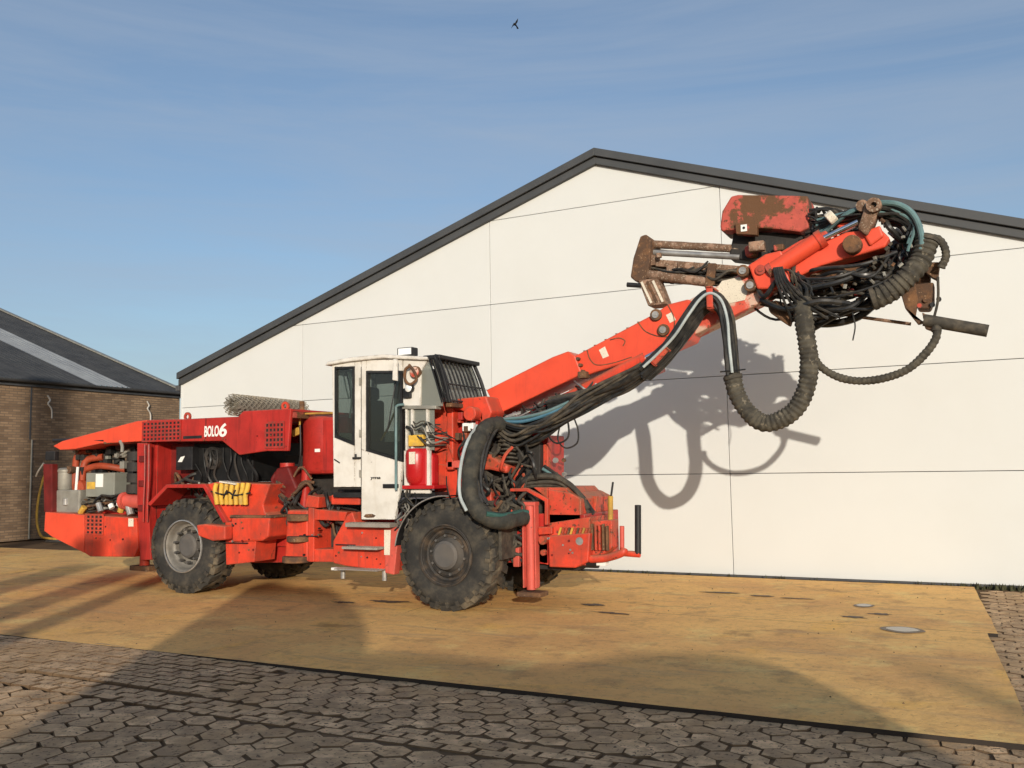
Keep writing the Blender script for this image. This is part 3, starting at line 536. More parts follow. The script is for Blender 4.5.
# ---- outlines of the rig in metres: x along the machine from its middle, y to its far side, z up
PR = {
 'tail_bonnet':[(-5.026,-0.950,2.079),(-4.823,-0.950,2.150),(-3.983,-0.950,2.276),(-3.207,-0.950,2.397),(-3.014,-0.950,2.404),(-3.005,-0.950,2.102),(-3.976,-0.950,2.090),(-4.523,-0.950,2.021),(-4.862,-0.950,2.014)],
 'hood':[(-3.004,-0.950,2.404),(-2.292,-0.950,2.391),(-1.269,-0.950,2.387),(-1.181,-0.950,2.458),(-0.352,-0.950,2.456),(-0.397,-0.950,1.901),(-0.771,-0.950,1.910),(-1.243,-0.950,1.866),(-1.553,-0.950,2.063),(-2.994,-0.950,2.087)],
 'tailA':[(-5.138,-0.970,1.073),(-4.258,-0.970,1.036),(-4.236,-0.970,0.478),(-4.959,-0.970,0.698),(-5.148,-0.970,0.784)],
 'tailB':[(-4.245,-0.970,1.036),(-3.161,-0.970,1.004),(-3.108,-0.970,0.580),(-3.185,-0.970,0.451),(-4.104,-0.970,0.431),(-4.223,-0.970,0.478)],
 'rear_post':[(-3.198,-0.950,2.078),(-2.994,-0.950,2.073),(-2.950,-0.950,1.259),(-2.866,-0.950,0.417),(-3.086,-0.950,0.410),(-3.172,-0.950,1.259)],
 'tail_post':[(-5.302,-0.910,1.807),(-5.091,-0.910,1.804),(-5.058,-0.910,1.070),(-5.244,-0.910,1.069)],
 'grille1':[(-3.074,-0.950,2.370),(-2.339,-0.950,2.344),(-2.333,-0.950,2.098),(-3.066,-0.950,2.118)],
 'grille2':[(-0.775,-0.950,2.281),(-0.468,-0.950,2.244),(-0.465,-0.950,1.955),(-0.772,-0.950,2.015)],
 'grille3':[(-4.193,-0.970,1.036),(-3.849,-0.970,1.040),(-3.839,-0.970,0.764),(-4.182,-0.970,0.757)],
 'letter':[(-1.878,-0.950,2.127),(-1.609,-0.950,2.119),(-1.612,-0.950,2.283),(-1.466,-0.950,2.306)],
 'jack_foot':[(-3.328,-0.900,0.455),(-3.024,-0.900,0.464),(-2.998,-0.900,0.268),(-3.323,-0.900,0.284)],
 'decal':[(-3.314,-0.970,0.995),(-3.212,-0.970,0.996),(-3.209,-0.970,0.882),(-3.311,-0.970,0.881)],
 'canister':[(-5.190,-0.800,1.712),(-4.898,-0.800,1.402)],
 'grey_tank':[(-5.205,-0.830,1.403),(-4.564,-0.830,1.402),(-4.550,-0.830,1.055),(-5.190,-0.830,1.065)],
 'grey_cabinet':[(-4.520,-0.750,1.657),(-3.903,-0.750,1.636),(-3.892,-0.750,1.294),(-4.506,-0.750,1.308)],
 'cab_label':[(-4.296,-0.750,1.640),(-4.142,-0.750,1.638),(-4.135,-0.750,1.443),(-4.290,-0.750,1.459)],
 'cab_label2':[(-4.492,-0.750,1.520),(-4.314,-0.750,1.519),(-4.310,-0.750,1.414),(-4.488,-0.750,1.414)],
 'black_box':[(-2.633,-0.750,2.009),(-2.319,-0.750,2.002),(-2.312,-0.750,1.676),(-2.625,-0.750,1.680)],
 'logo':[(-2.588,-0.750,1.793),(-2.531,-0.750,1.864),(-2.453,-0.750,1.877),(-2.509,-0.750,1.792)],
 'fan':[(-2.015,-0.650,1.840)],
 'tank':[(-0.561,-0.500,2.371),(0.015,-0.500,2.376),(0.017,-0.500,1.592),(-0.436,-0.500,1.596),(-0.592,-0.500,1.787),(-0.577,-0.500,2.195)],
 'tank_label':[(-0.226,-0.510,1.928),(-0.142,-0.510,1.926),(-0.142,-0.510,1.886),(-0.226,-0.510,1.888)],
 'rear_fender':[(-2.878,-1.030,1.207),(-2.512,-1.030,1.479),(-1.774,-1.030,1.482),(-1.366,-1.030,0.974),(-1.437,-1.030,0.960),(-1.810,-1.030,1.428),(-2.491,-1.030,1.430),(-2.817,-1.030,1.179)],
 'fender_box':[(-1.798,-0.970,1.481),(-1.633,-0.970,1.507),(-0.680,-0.970,1.474),(-0.796,-0.970,1.200),(-0.761,-0.970,1.096),(-0.641,-0.970,1.045),(-1.335,-0.970,1.011),(-1.442,-0.970,0.943),(-1.609,-0.970,1.223)],
 'tool_box':[(-1.276,-1.050,1.029),(-0.604,-1.050,1.056),(-0.634,-1.050,0.792),(-0.735,-1.050,0.738),(-1.253,-1.050,0.714)],
 'lower_bracket':[(-1.411,-1.020,0.973),(-1.287,-1.020,0.975),(-1.282,-1.020,0.711),(-0.865,-1.020,0.733),(-0.895,-1.020,0.460),(-1.384,-1.020,0.405)],
 'guard_arm':[(-1.763,-1.190,0.939),(-1.619,-1.190,0.954),(-1.244,-1.190,0.933),(-1.241,-1.190,0.751),(-1.471,-1.190,0.733),(-1.724,-1.190,0.793)],
 'slings':[(-1.607,-1.050,1.481),(-0.950,-1.050,1.478),(-0.999,-1.050,1.242),(-1.585,-1.050,1.240)],
 'chassis_low':[(-1.451,-0.500,0.720),(-0.705,-0.500,0.803),(-0.702,-0.500,0.409),(-1.410,-0.500,0.379)],
 'artic':[(-0.511,-0.830,1.130),(-0.161,-0.830,1.132),(-0.157,-0.830,0.466),(-0.555,-0.830,0.453)],
 'collar1':[(-0.476,-0.850,1.079),(-0.160,-0.850,0.992)],
 'collar2':[(-0.474,-0.850,0.793),(-0.175,-0.850,0.722)],
 'collar3':[(-0.539,-0.850,0.533),(-0.190,-0.850,0.454)],
 'yoke':[(-0.145,-0.850,1.172),(-0.047,-0.850,1.160),(-0.043,-0.850,0.471),(-0.141,-0.850,0.468)],
 'yoke_top':[(-0.063,-0.830,1.146),(0.465,-0.830,1.112),(0.418,-0.830,0.998),(-0.062,-0.830,1.005)],
 'yoke_low':[(-0.060,-0.830,0.634),(0.261,-0.830,0.643),(0.261,-0.830,0.479),(-0.059,-0.830,0.469)],
 'link1':[(-0.146,-0.870,1.327),(0.050,-0.870,1.302),(0.034,-0.870,1.161),(-0.178,-0.870,1.173)],
 'link2':[(0.258,-0.890,1.328),(0.703,-0.890,1.328),(0.703,-0.890,1.204),(0.258,-0.890,1.208)],
 'pump_red':[(-0.955,-0.700,1.416),(-0.818,-0.700,1.684),(-0.611,-0.700,1.708),(-0.455,-0.700,1.414),(-0.658,-0.700,1.189),(-0.953,-0.700,1.254)],
 'step_frame':[(0.401,-1.030,0.762),(0.616,-1.030,1.086),(0.692,-1.030,1.124),(0.753,-1.030,0.978),(1.170,-1.030,0.935),(1.373,-1.030,0.939),(1.313,-1.030,0.415),(0.586,-1.030,0.461),(0.401,-1.030,0.491)],
 'step_post':[(1.191,-1.060,0.944),(1.408,-1.060,0.953),(1.333,-1.060,0.384),(1.203,-1.060,0.402)],
 'step1':[(0.707,-1.050,0.997),(1.358,-1.050,0.940)],
 'step2':[(0.662,-1.050,0.709),(1.183,-1.050,0.674)],
 'step3':[(0.556,-1.050,0.444),(1.197,-1.050,0.425)],
 'tape':[(1.198,-1.060,0.914),(1.292,-1.060,0.916),(1.277,-1.060,0.618),(1.197,-1.060,0.616)],
 'foot1':[(0.533,-1.000,0.334)],
 'foot2':[(1.154,-1.000,0.334)],
 'cab_left':[(0.339,-0.980,3.008),(0.387,-0.980,3.005),(0.390,-0.980,2.055),(0.358,-0.980,2.062)],
 'cab_top':[(0.387,-0.980,3.018),(0.701,-0.980,3.029),(0.701,-0.980,2.940),(0.387,-0.980,2.953)],
 'cab_pillar':[(0.695,-0.980,3.029),(0.793,-0.980,3.029),(0.795,-0.980,1.430),(0.695,-0.980,1.430)],
 'cab_low':[(0.358,-0.980,2.062),(0.695,-0.980,1.946),(0.695,-0.980,1.430),(0.368,-0.980,1.431)],
 'win_rear':[(0.387,-0.980,2.953),(0.695,-0.980,2.940),(0.695,-0.980,1.946),(0.390,-0.980,2.055)],
 'door_stile':[(0.803,-0.980,3.015),(0.878,-0.980,3.010),(0.876,-0.980,1.873),(0.802,-0.980,1.894)],
 'door_top':[(0.878,-0.980,3.010),(1.416,-0.980,2.980),(1.415,-0.980,2.839),(0.877,-0.980,2.872)],
 'door_low':[(0.802,-0.980,1.894),(0.876,-0.980,1.873),(1.409,-0.980,1.729),(1.371,-0.980,1.379),(1.296,-0.980,1.036),(0.801,-0.980,1.030)],
 'win_door':[(0.877,-0.980,2.872),(1.415,-0.980,2.839),(1.409,-0.980,1.729),(0.876,-0.980,1.873)],
 'cab_roof':[(0.260,-0.980,2.974),(0.291,-0.980,3.024),(0.654,-0.980,3.057),(1.157,-0.980,3.060),(1.798,-0.980,2.985),(1.797,-0.980,2.942),(1.408,-0.980,2.981),(1.157,-0.980,3.010),(0.654,-0.980,3.002)],
 'cab_quarter':[(1.423,-0.980,2.974),(1.769,-0.980,2.944),(1.682,-0.980,2.822),(1.665,-0.980,2.398),(1.420,-0.980,2.409)],
 'quarter_glass':[(1.682,-0.980,2.822),(1.783,-0.980,2.937),(1.975,-0.980,2.432),(1.974,-0.980,2.385),(1.673,-0.980,2.398)],
 'low_glass':[(1.434,-0.980,2.372),(1.848,-0.980,2.354),(1.844,-0.980,1.864),(1.431,-0.980,1.873)],
 'cab_sill':[(1.419,-1.000,2.414),(1.903,-1.000,2.393),(1.903,-1.000,2.351),(1.418,-1.000,2.371)],
 'apillar':[(1.769,-0.980,2.975),(1.840,-0.980,2.976),(2.044,-0.980,2.429),(1.961,-0.980,2.421)],
 'handrail':[(1.365,-1.050,2.383),(1.360,-1.050,1.393)],
 'worklight':[(1.282,-0.900,3.141),(1.488,-0.900,3.113),(1.502,-0.900,3.038),(1.281,-0.900,3.053)],
 'lamp1':[(1.540,-1.050,2.618)],
 'lamp2':[(1.614,-1.030,2.810)],
 'mirror':[(1.378,-1.130,2.974),(1.436,-1.130,2.970),(1.435,-1.130,2.703),(1.363,-1.130,2.719)],
 'beacon':[(1.510,-1.010,2.052),(1.724,-1.010,2.046),(1.723,-1.010,1.914),(1.509,-1.010,1.932)],
 'exting':[(1.463,-1.050,1.872),(1.762,-1.050,1.889),(1.758,-1.050,1.439),(1.504,-1.050,1.441),(1.448,-1.050,1.632)],
 'ext_label':[(1.564,-1.050,1.846),(1.649,-1.050,1.844),(1.648,-1.050,1.701),(1.563,-1.050,1.702)],
 'ext2':[(1.698,-0.950,1.844),(1.825,-0.950,1.817),(1.821,-0.950,1.437),(1.695,-0.950,1.437)],
 'ext_shelf':[(1.447,-1.050,1.447),(1.897,-1.050,1.445),(1.897,-1.050,1.404),(1.446,-1.050,1.405)],
 'hinge':[(0.731,-0.980,1.789)],
 'logo2':[(0.943,-0.980,1.552),(1.093,-0.980,1.514)],
 'hole':[(0.837,-0.980,1.086),(1.017,-0.980,1.063)],
 'latch':[(1.137,-0.980,1.465),(1.356,-0.980,1.415)],
 'ped_plate':[(1.631,-0.630,2.393),(1.749,-0.630,2.500),(1.850,-0.630,2.532),(1.907,-0.630,2.505),(1.897,-0.630,1.622),(1.640,-0.630,1.724)],
 'ped_post':[(1.900,-0.750,2.510),(1.992,-0.750,2.505),(1.982,-0.750,1.623),(1.891,-0.750,1.624)],
 'ped_rec':[(1.872,-0.550,2.387),(2.114,-0.550,2.376),(2.105,-0.550,1.692),(1.864,-0.550,1.696)],
 'ped_beam':[(1.948,-0.700,2.486),(2.421,-0.700,2.500),(2.499,-0.700,2.304),(2.416,-0.700,2.164),(2.059,-0.700,2.347),(1.961,-0.700,2.351)],
 'ped_cyl':[(2.274,-0.750,2.287)],
 'ped_foot':[(1.885,-0.750,1.732),(2.122,-0.750,1.740),(2.135,-0.750,1.645),(1.884,-0.750,1.648)],
 'ped_low':[(1.652,-0.650,1.712),(2.064,-0.650,1.645),(2.045,-0.650,1.296),(1.648,-0.650,1.271)],
 'ped_lamp':[(2.114,-0.750,2.185),(2.266,-0.750,2.168),(2.265,-0.750,2.084),(2.113,-0.750,2.101)],
 'ped_dark':[(1.946,-0.250,2.500),(2.372,-0.250,2.356),(2.912,-0.250,1.908),(2.894,-0.250,1.007),(1.926,-0.250,0.995)],
 'ped_block':[(2.287,-0.100,1.988),(2.953,-0.100,2.031),(2.941,-0.100,1.507),(2.279,-0.100,1.463)],
 'ped_edge':[(2.852,-0.150,1.911),(2.973,-0.150,1.920),(2.964,-0.150,1.508),(2.870,-0.150,1.508)],
 'ped_red1':[(2.174,-0.500,1.618),(2.316,-0.500,1.822),(2.600,-0.500,1.660),(2.585,-0.500,1.565),(2.354,-0.500,1.616)],
 'ped_red2':[(2.171,-0.550,1.413),(2.391,-0.550,1.352),(2.402,-0.550,1.197),(2.170,-0.550,1.304)],
 'jack':[(2.865,-0.700,1.217),(3.084,-0.700,1.230),(3.064,-0.700,0.242),(2.873,-0.700,0.233)],
 'jack_plate':[(2.782,-0.750,0.246),(3.124,-0.750,0.162)],
 'jack_small':[(2.726,-0.650,0.692),(2.805,-0.650,0.717),(2.801,-0.650,0.487),(2.723,-0.650,0.484)],
 'bent':[(2.699,-0.650,1.396),(2.922,-0.650,1.401),(3.189,-0.650,1.274),(3.182,-0.650,0.977),(3.138,-0.650,0.976),(3.144,-0.650,1.245),(2.915,-0.650,1.360),(2.698,-0.650,1.361)],
 'front_box':[(3.145,-0.550,1.386),(3.423,-0.550,1.339),(3.558,-0.550,1.271),(3.552,-0.550,1.021),(3.149,-0.550,0.981),(3.142,-0.550,1.224)],
 'front_box_top':[(2.939,-0.550,1.404),(3.362,-0.550,1.402),(3.423,-0.550,1.339),(3.143,-0.550,1.258)],
 'front_deck':[(3.159,-0.570,0.994),(3.672,-0.570,1.069),(3.667,-0.570,0.867),(3.156,-0.570,0.845)],
 'front_chassis':[(3.171,-0.630,0.850),(3.692,-0.630,0.894),(3.659,-0.630,0.570),(3.499,-0.630,0.498),(3.176,-0.630,0.498)],
 'front_arm':[(3.045,-0.630,0.951),(3.223,-0.630,0.953),(3.222,-0.630,0.874),(3.043,-0.630,0.859)],
 'front_side':[(3.004,-0.550,0.783),(3.133,-0.550,0.786),(3.127,-0.550,0.511),(2.999,-0.550,0.541)],
 'bumper':[(3.642,-0.500,1.019),(3.910,-0.500,1.034),(3.901,-0.500,0.721),(3.828,-0.500,0.663),(3.630,-0.500,0.545)],
 'bumper_slats':[(3.678,-0.530,0.988),(3.896,-0.530,0.991),(3.889,-0.530,0.746),(3.671,-0.530,0.695)],
 'tray':[(3.652,-0.550,0.596),(3.846,-0.550,0.613),(4.037,-0.550,0.674),(4.055,-0.530,0.717)],
 'tray2':[(3.977,-0.450,0.663),(4.213,-0.450,0.653)],
 'post_black':[(4.189,-0.450,0.658),(4.205,-0.450,1.201)],
 'post_pink':[(4.020,-0.500,0.702),(4.027,-0.500,0.969)],
 'post_yellow':[(3.826,-0.350,0.706),(3.842,-0.350,1.298)],
 'post_rod':[(3.848,-0.350,1.286),(3.877,-0.350,1.458)],
 'post_red':[(3.444,-0.150,1.291),(3.597,-0.150,1.291),(3.564,-0.150,0.997),(3.475,-0.150,0.996)],
 'boom_cover':[(2.254,-0.390,2.602),(3.158,-0.390,2.951),(3.367,-0.390,3.008),(3.456,-0.390,2.942),(3.540,-0.390,2.723),(2.417,-0.390,2.298)],
 'boom_main':[(3.234,-0.330,2.891),(3.444,-0.330,2.961),(4.250,-0.330,3.300),(4.432,-0.330,3.376),(4.589,-0.330,3.465),(4.822,-0.330,3.500),(4.923,-0.330,3.433),(4.951,-0.330,3.272),(4.829,-0.330,3.034),(4.477,-0.330,2.912),(4.152,-0.330,2.854),(3.501,-0.330,2.695)],
 'boom_inner':[(4.711,-0.270,3.463),(4.945,-0.270,3.555),(5.344,-0.270,3.705),(5.536,-0.270,3.852),(5.676,-0.270,3.835),(5.802,-0.270,3.512),(5.604,-0.270,3.389),(5.328,-0.270,3.281),(4.930,-0.270,3.124),(4.720,-0.270,3.049)],
 'boom_white':[(5.129,-0.275,3.581),(5.199,-0.275,3.675),(5.400,-0.275,3.698),(5.482,-0.275,3.544),(5.445,-0.275,3.437),(5.189,-0.275,3.405)],
 'bolt0':[(4.450,-0.350,3.349)],
 'bolt1':[(4.532,-0.350,3.169)],
 'bolt2':[(5.452,-0.350,3.746)],
 'bolt3':[(5.526,-0.350,3.577)],
 'boom_cyl':[(3.368,-0.300,2.478),(4.299,-0.300,2.870)],
 'boom_label':[(3.737,-0.330,3.000),(3.813,-0.330,3.036),(3.860,-0.330,2.920),(3.784,-0.330,2.896)],
 'boom_label2':[(4.561,-0.330,3.341),(4.632,-0.330,3.369),(4.676,-0.330,3.274),(4.605,-0.330,3.246)],
 'seamA':[(3.586,-0.330,3.011),(3.621,-0.330,2.901),(3.707,-0.330,2.825),(3.907,-0.330,2.835),(4.141,-0.330,2.889)],
 'seamB':[(4.226,-0.330,3.290),(4.307,-0.330,3.179),(4.448,-0.330,3.109),(4.576,-0.330,3.088)],
 'seamC':[(3.877,-0.330,3.108),(3.989,-0.330,3.122),(4.062,-0.330,3.082),(4.036,-0.330,3.025)],
 'seamD':[(4.588,-0.330,3.454),(4.653,-0.330,3.299),(4.636,-0.330,3.140),(4.526,-0.330,2.989)],
 'clamp1':[(4.423,-0.530,2.850),(4.502,-0.530,2.788)],
 'head_bracket':[(5.517,-0.390,3.797),(5.703,-0.390,3.897),(5.872,-0.390,3.920),(5.919,-0.390,3.783),(5.951,-0.390,3.552),(5.740,-0.390,3.509),(5.603,-0.390,3.523)],
 'head_pin':[(5.653,-0.390,3.726)],
 'head_cyl':[(5.805,-0.350,3.739),(6.291,-0.350,4.005)],
 'head_rod':[(6.270,-0.350,3.986),(6.655,-0.350,4.128)],
 'head_link':[(5.621,-0.300,3.658),(6.053,-0.300,3.894),(6.517,-0.300,4.051),(6.860,-0.300,4.048),(6.950,-0.300,3.931),(6.898,-0.300,3.843),(6.673,-0.300,3.797),(6.251,-0.300,3.719),(5.936,-0.300,3.591)],
 'head_link_top':[(5.727,-0.250,3.878),(6.051,-0.250,4.036),(6.322,-0.250,4.110),(6.378,-0.250,3.994),(6.043,-0.250,3.840),(5.828,-0.250,3.733)],
 'knuckle':[(6.647,-0.400,4.054),(6.735,-0.400,4.284),(6.823,-0.400,4.292),(6.868,-0.400,4.233),(6.813,-0.400,4.094),(6.730,-0.400,3.958)],
 'knuckle_red':[(6.687,-0.335,4.021),(6.864,-0.335,4.071),(6.896,-0.335,3.951),(6.757,-0.335,3.864)],
 'knuckle_pin':[(6.592,-0.410,3.890)],
 'knuckle_red2':[(6.375,-0.150,4.214),(6.560,-0.150,4.275),(6.616,-0.150,4.180),(6.472,-0.150,4.113)],
 'feed_top':[(4.201,0.200,4.323),(5.262,0.200,4.130),(5.974,0.200,3.961)],
 'feed_rod':[(4.179,0.180,4.223),(5.308,0.180,4.026)],
 'feed_mid':[(4.211,0.150,4.089),(5.366,0.150,3.861)],
 'feed_low':[(4.223,0.100,3.944),(4.993,0.100,3.764)],
 'feed_rail':[(4.057,0.300,4.062),(6.580,0.300,3.584)],
 'feed_end':[(4.153,0.050,4.395),(4.229,0.050,4.410),(4.289,0.050,4.329),(4.268,0.050,4.063),(4.212,0.050,3.851),(4.086,0.050,3.840),(4.012,0.050,3.909),(4.056,0.050,4.137)],
 'feed_strap':[(4.969,0.040,3.967),(5.062,0.040,3.956),(5.030,0.040,3.714),(4.934,0.040,3.653),(4.913,0.040,3.703)],
 'feed_foot':[(4.128,0.000,3.851),(4.364,0.000,3.849),(4.476,0.000,3.527),(4.243,0.000,3.525)],
 'rust_box':[(5.134,0.000,4.373),(5.163,0.000,4.546),(5.273,0.000,4.706),(5.353,0.000,4.711),(6.119,0.000,4.583),(6.114,0.000,4.218),(6.016,0.000,4.186),(5.749,0.000,4.256),(5.551,0.000,4.294),(5.143,0.000,4.313)],
 'rust_bracket':[(5.318,-0.050,4.371),(5.563,-0.050,4.326),(5.558,-0.050,4.201),(5.324,-0.050,4.243)],
 'sticker':[(5.384,-0.050,4.339),(5.451,-0.050,4.324),(5.449,-0.050,4.261),(5.382,-0.050,4.276)],
 'carriage':[(5.246,0.150,4.322),(5.992,0.150,4.200),(6.115,0.150,4.059),(5.979,0.150,3.882),(5.539,0.150,3.934),(5.177,0.150,4.023),(5.231,0.150,4.229)],
 'carriage_rust':[(5.387,0.050,4.106),(5.478,0.050,4.141),(5.533,0.050,4.099),(5.517,0.050,3.986),(5.394,0.050,4.001)],
 'end_plate':[(7.221,-0.150,3.678),(7.396,-0.150,3.657),(7.368,-0.150,3.474),(7.315,-0.150,3.511),(7.226,-0.150,3.594)],
 'end_bracket':[(7.013,-0.250,3.381),(7.159,-0.250,3.469),(7.177,-0.250,3.271),(7.139,-0.250,3.090),(7.239,-0.250,3.040),(7.164,-0.250,3.026),(7.052,-0.250,3.201)],
 'end_motor':[(7.146,-0.200,3.448),(7.332,-0.200,3.449),(7.322,-0.200,3.265),(7.281,-0.200,3.177),(7.170,-0.200,3.187),(7.137,-0.200,3.283)],
 'end_bar':[(7.221,-0.250,3.062),(7.786,-0.250,2.904)],
 'end_cable':[(7.372,-0.250,3.487),(7.360,-0.270,3.250),(7.303,-0.270,3.032)],
 'end_clamp':[(7.207,-0.250,3.145),(7.314,-0.250,3.074),(7.365,-0.250,2.999),(7.325,-0.250,2.931),(7.226,-0.250,2.980)],
 'lump':[(5.685,-0.300,3.376),(5.771,-0.300,3.401),(5.864,-0.300,3.370),(5.930,-0.300,3.190),(5.906,-0.300,3.105),(5.814,-0.300,3.178),(5.702,-0.300,3.276)],
 'drill_rod':[(5.972,0.050,3.347),(6.588,0.050,3.192),(7.084,0.050,3.073)],
 'loop_main':[(6.070,-0.350,3.364),(6.072,-0.400,3.227),(6.099,-0.450,2.974),(6.118,-0.450,2.710),(6.087,-0.450,2.450),(5.976,-0.450,2.225),(5.818,-0.450,2.106),(5.631,-0.450,2.070),(5.468,-0.450,2.194),(5.358,-0.450,2.392),(5.312,-0.450,2.612)],
 'loop_black':[(5.321,-0.450,2.568),(5.300,-0.450,2.874),(5.289,-0.450,3.149),(5.231,-0.450,3.363),(5.124,-0.450,3.451),(5.011,-0.450,3.407),(4.870,-0.450,3.240),(4.703,-0.450,3.018),(4.513,-0.450,2.840),(4.332,-0.450,2.693)],
 'loop_black2':[(4.333,-0.450,2.716),(4.083,-0.430,2.572),(3.763,-0.400,2.476),(3.448,-0.400,2.432),(3.137,-0.430,2.374)],
 'loop2':[(6.129,-0.300,2.809),(6.204,-0.300,2.655),(6.378,-0.300,2.529),(6.591,-0.300,2.475),(6.831,-0.300,2.492),(7.051,-0.300,2.570),(7.224,-0.300,2.721),(7.323,-0.300,2.865),(7.337,-0.270,2.989)],
 'big_sleeve':[(2.516,-0.530,2.167),(2.456,-0.750,2.125),(2.440,-0.970,1.921),(2.457,-1.150,1.644),(2.486,-1.230,1.373),(2.585,-1.250,1.184),(2.722,-1.200,1.072),(2.846,-1.050,1.042),(2.926,-0.750,1.071)],
 'coil':[(7.304,-0.300,3.895),(7.239,-0.350,3.677),(7.143,-0.400,3.536),(6.997,-0.400,3.408),(6.852,-0.400,3.321),(6.736,-0.400,3.291)],
 'teal_arc':[(6.740,-0.350,4.285),(6.877,-0.370,4.292),(7.039,-0.400,4.250),(7.156,-0.400,4.160),(7.223,-0.400,4.027),(7.251,-0.400,3.850),(7.224,-0.400,3.690)],
 'right_loop':[(7.271,-0.250,3.849),(7.366,-0.250,3.888),(7.435,-0.250,3.818),(7.456,-0.250,3.692),(7.404,-0.250,3.575)],
 'tangle_box':[(6.065,-0.100,4.447),(6.275,-0.100,4.439),(6.556,-0.100,4.310),(6.734,-0.100,4.263),(6.769,-0.100,4.171),(6.499,-0.100,4.165),(6.238,-0.100,4.089),(6.049,-0.100,4.070)],
 'tangle_low':[(6.015,-0.100,3.762),(6.534,-0.100,3.833),(6.949,-0.100,3.847),(7.134,-0.100,3.698),(7.027,-0.100,3.467),(6.712,-0.100,3.383),(6.207,-0.100,3.390),(5.959,-0.100,3.458)],
 'tangle_head':[(6.871,-0.350,4.203),(7.100,-0.350,4.035),(7.182,-0.350,3.818),(7.079,-0.350,3.624),(6.882,-0.350,3.439),(6.546,-0.350,3.475),(6.196,-0.350,3.458),(6.044,-0.350,3.474),(6.456,-0.350,3.665),(6.852,-0.350,3.807)],
 'sag1':[(2.473,-0.500,2.218),(2.784,-0.530,2.109),(3.113,-0.530,2.146),(3.423,-0.500,2.276)],
 'sag_teal':[(2.547,-0.510,2.215),(2.852,-0.530,2.214),(3.155,-0.530,2.285),(3.426,-0.500,2.381)],
 'sag2':[(2.405,-0.450,2.161),(2.675,-0.450,1.971),(3.009,-0.450,2.057),(3.337,-0.450,2.246),(3.637,-0.400,2.412)],
 'dangle':[(3.248,-0.400,2.134),(3.219,-0.400,1.957),(3.319,-0.400,1.860),(3.461,-0.400,1.915),(3.477,-0.400,2.067),(3.430,-0.400,2.209)],
 'over1':[(2.774,-0.400,1.454),(3.079,-0.400,1.488),(3.297,-0.400,1.439),(3.484,-0.400,1.288),(3.584,-0.350,1.113)],
 'over2':[(2.973,-0.250,1.605),(3.167,-0.250,1.484),(3.358,-0.250,1.341),(3.568,-0.250,1.073)],
 'mesh_roll':[(-1.688,-0.650,2.578),(-1.688,-0.650,2.578)],
 'mesh_roll_r':[(-1.836,-0.500,2.757),(-1.830,-0.500,2.420)],
 'hose_y':[(-5.480,-0.750,1.402),(-5.803,-0.650,1.241),(-5.973,-0.550,0.837),(-6.053,-0.450,0.620),(-5.939,-0.350,0.502)],
 'tanktube':[(0.116,-0.650,2.392),(-0.402,-0.650,2.399),(-0.453,-0.650,2.361),(-0.451,-0.650,2.159)],
 'gauge':[(-0.589,-0.670,2.190),(-0.469,-0.670,2.226),(-0.434,-0.670,2.132),(-0.571,-0.670,2.095)],
}

# ------------------------------------------------------------------ the drilling rig
OX, OY = -7.6, 10.25
rig = empty('drilling_rig', (OX, OY, 0), 'red articulated underground drilling rig with white cab and raised boom', 'drilling rig')
def pz(nm, part, d, mt, par=rig, bevel=.008, off=0, smooth=False): return obj(nm, MB().prism(PR[part], d, off), mt, par, bevel=bevel, smooth=smooth)
def rect(part): a = PR[part]; return min(p[0] for p in a), max(p[0] for p in a), a[0][1], min(p[2] for p in a), max(p[2] for p in a)
def bx(nm, part, d, mt, par=rig, bevel=.006, off=0):
    x0, x1, y, z0, z1 = rect(part); return obj(nm, MB().box((x0, y + off, z0), (x1, y + off + d, z1)), mt, par, bevel=bevel)
def pts(n, dx=0, dy=0, dz=0): return [(x + dx, y + dy, z + dz) for x, y, z in PR[n]]
rnd = random.uniform

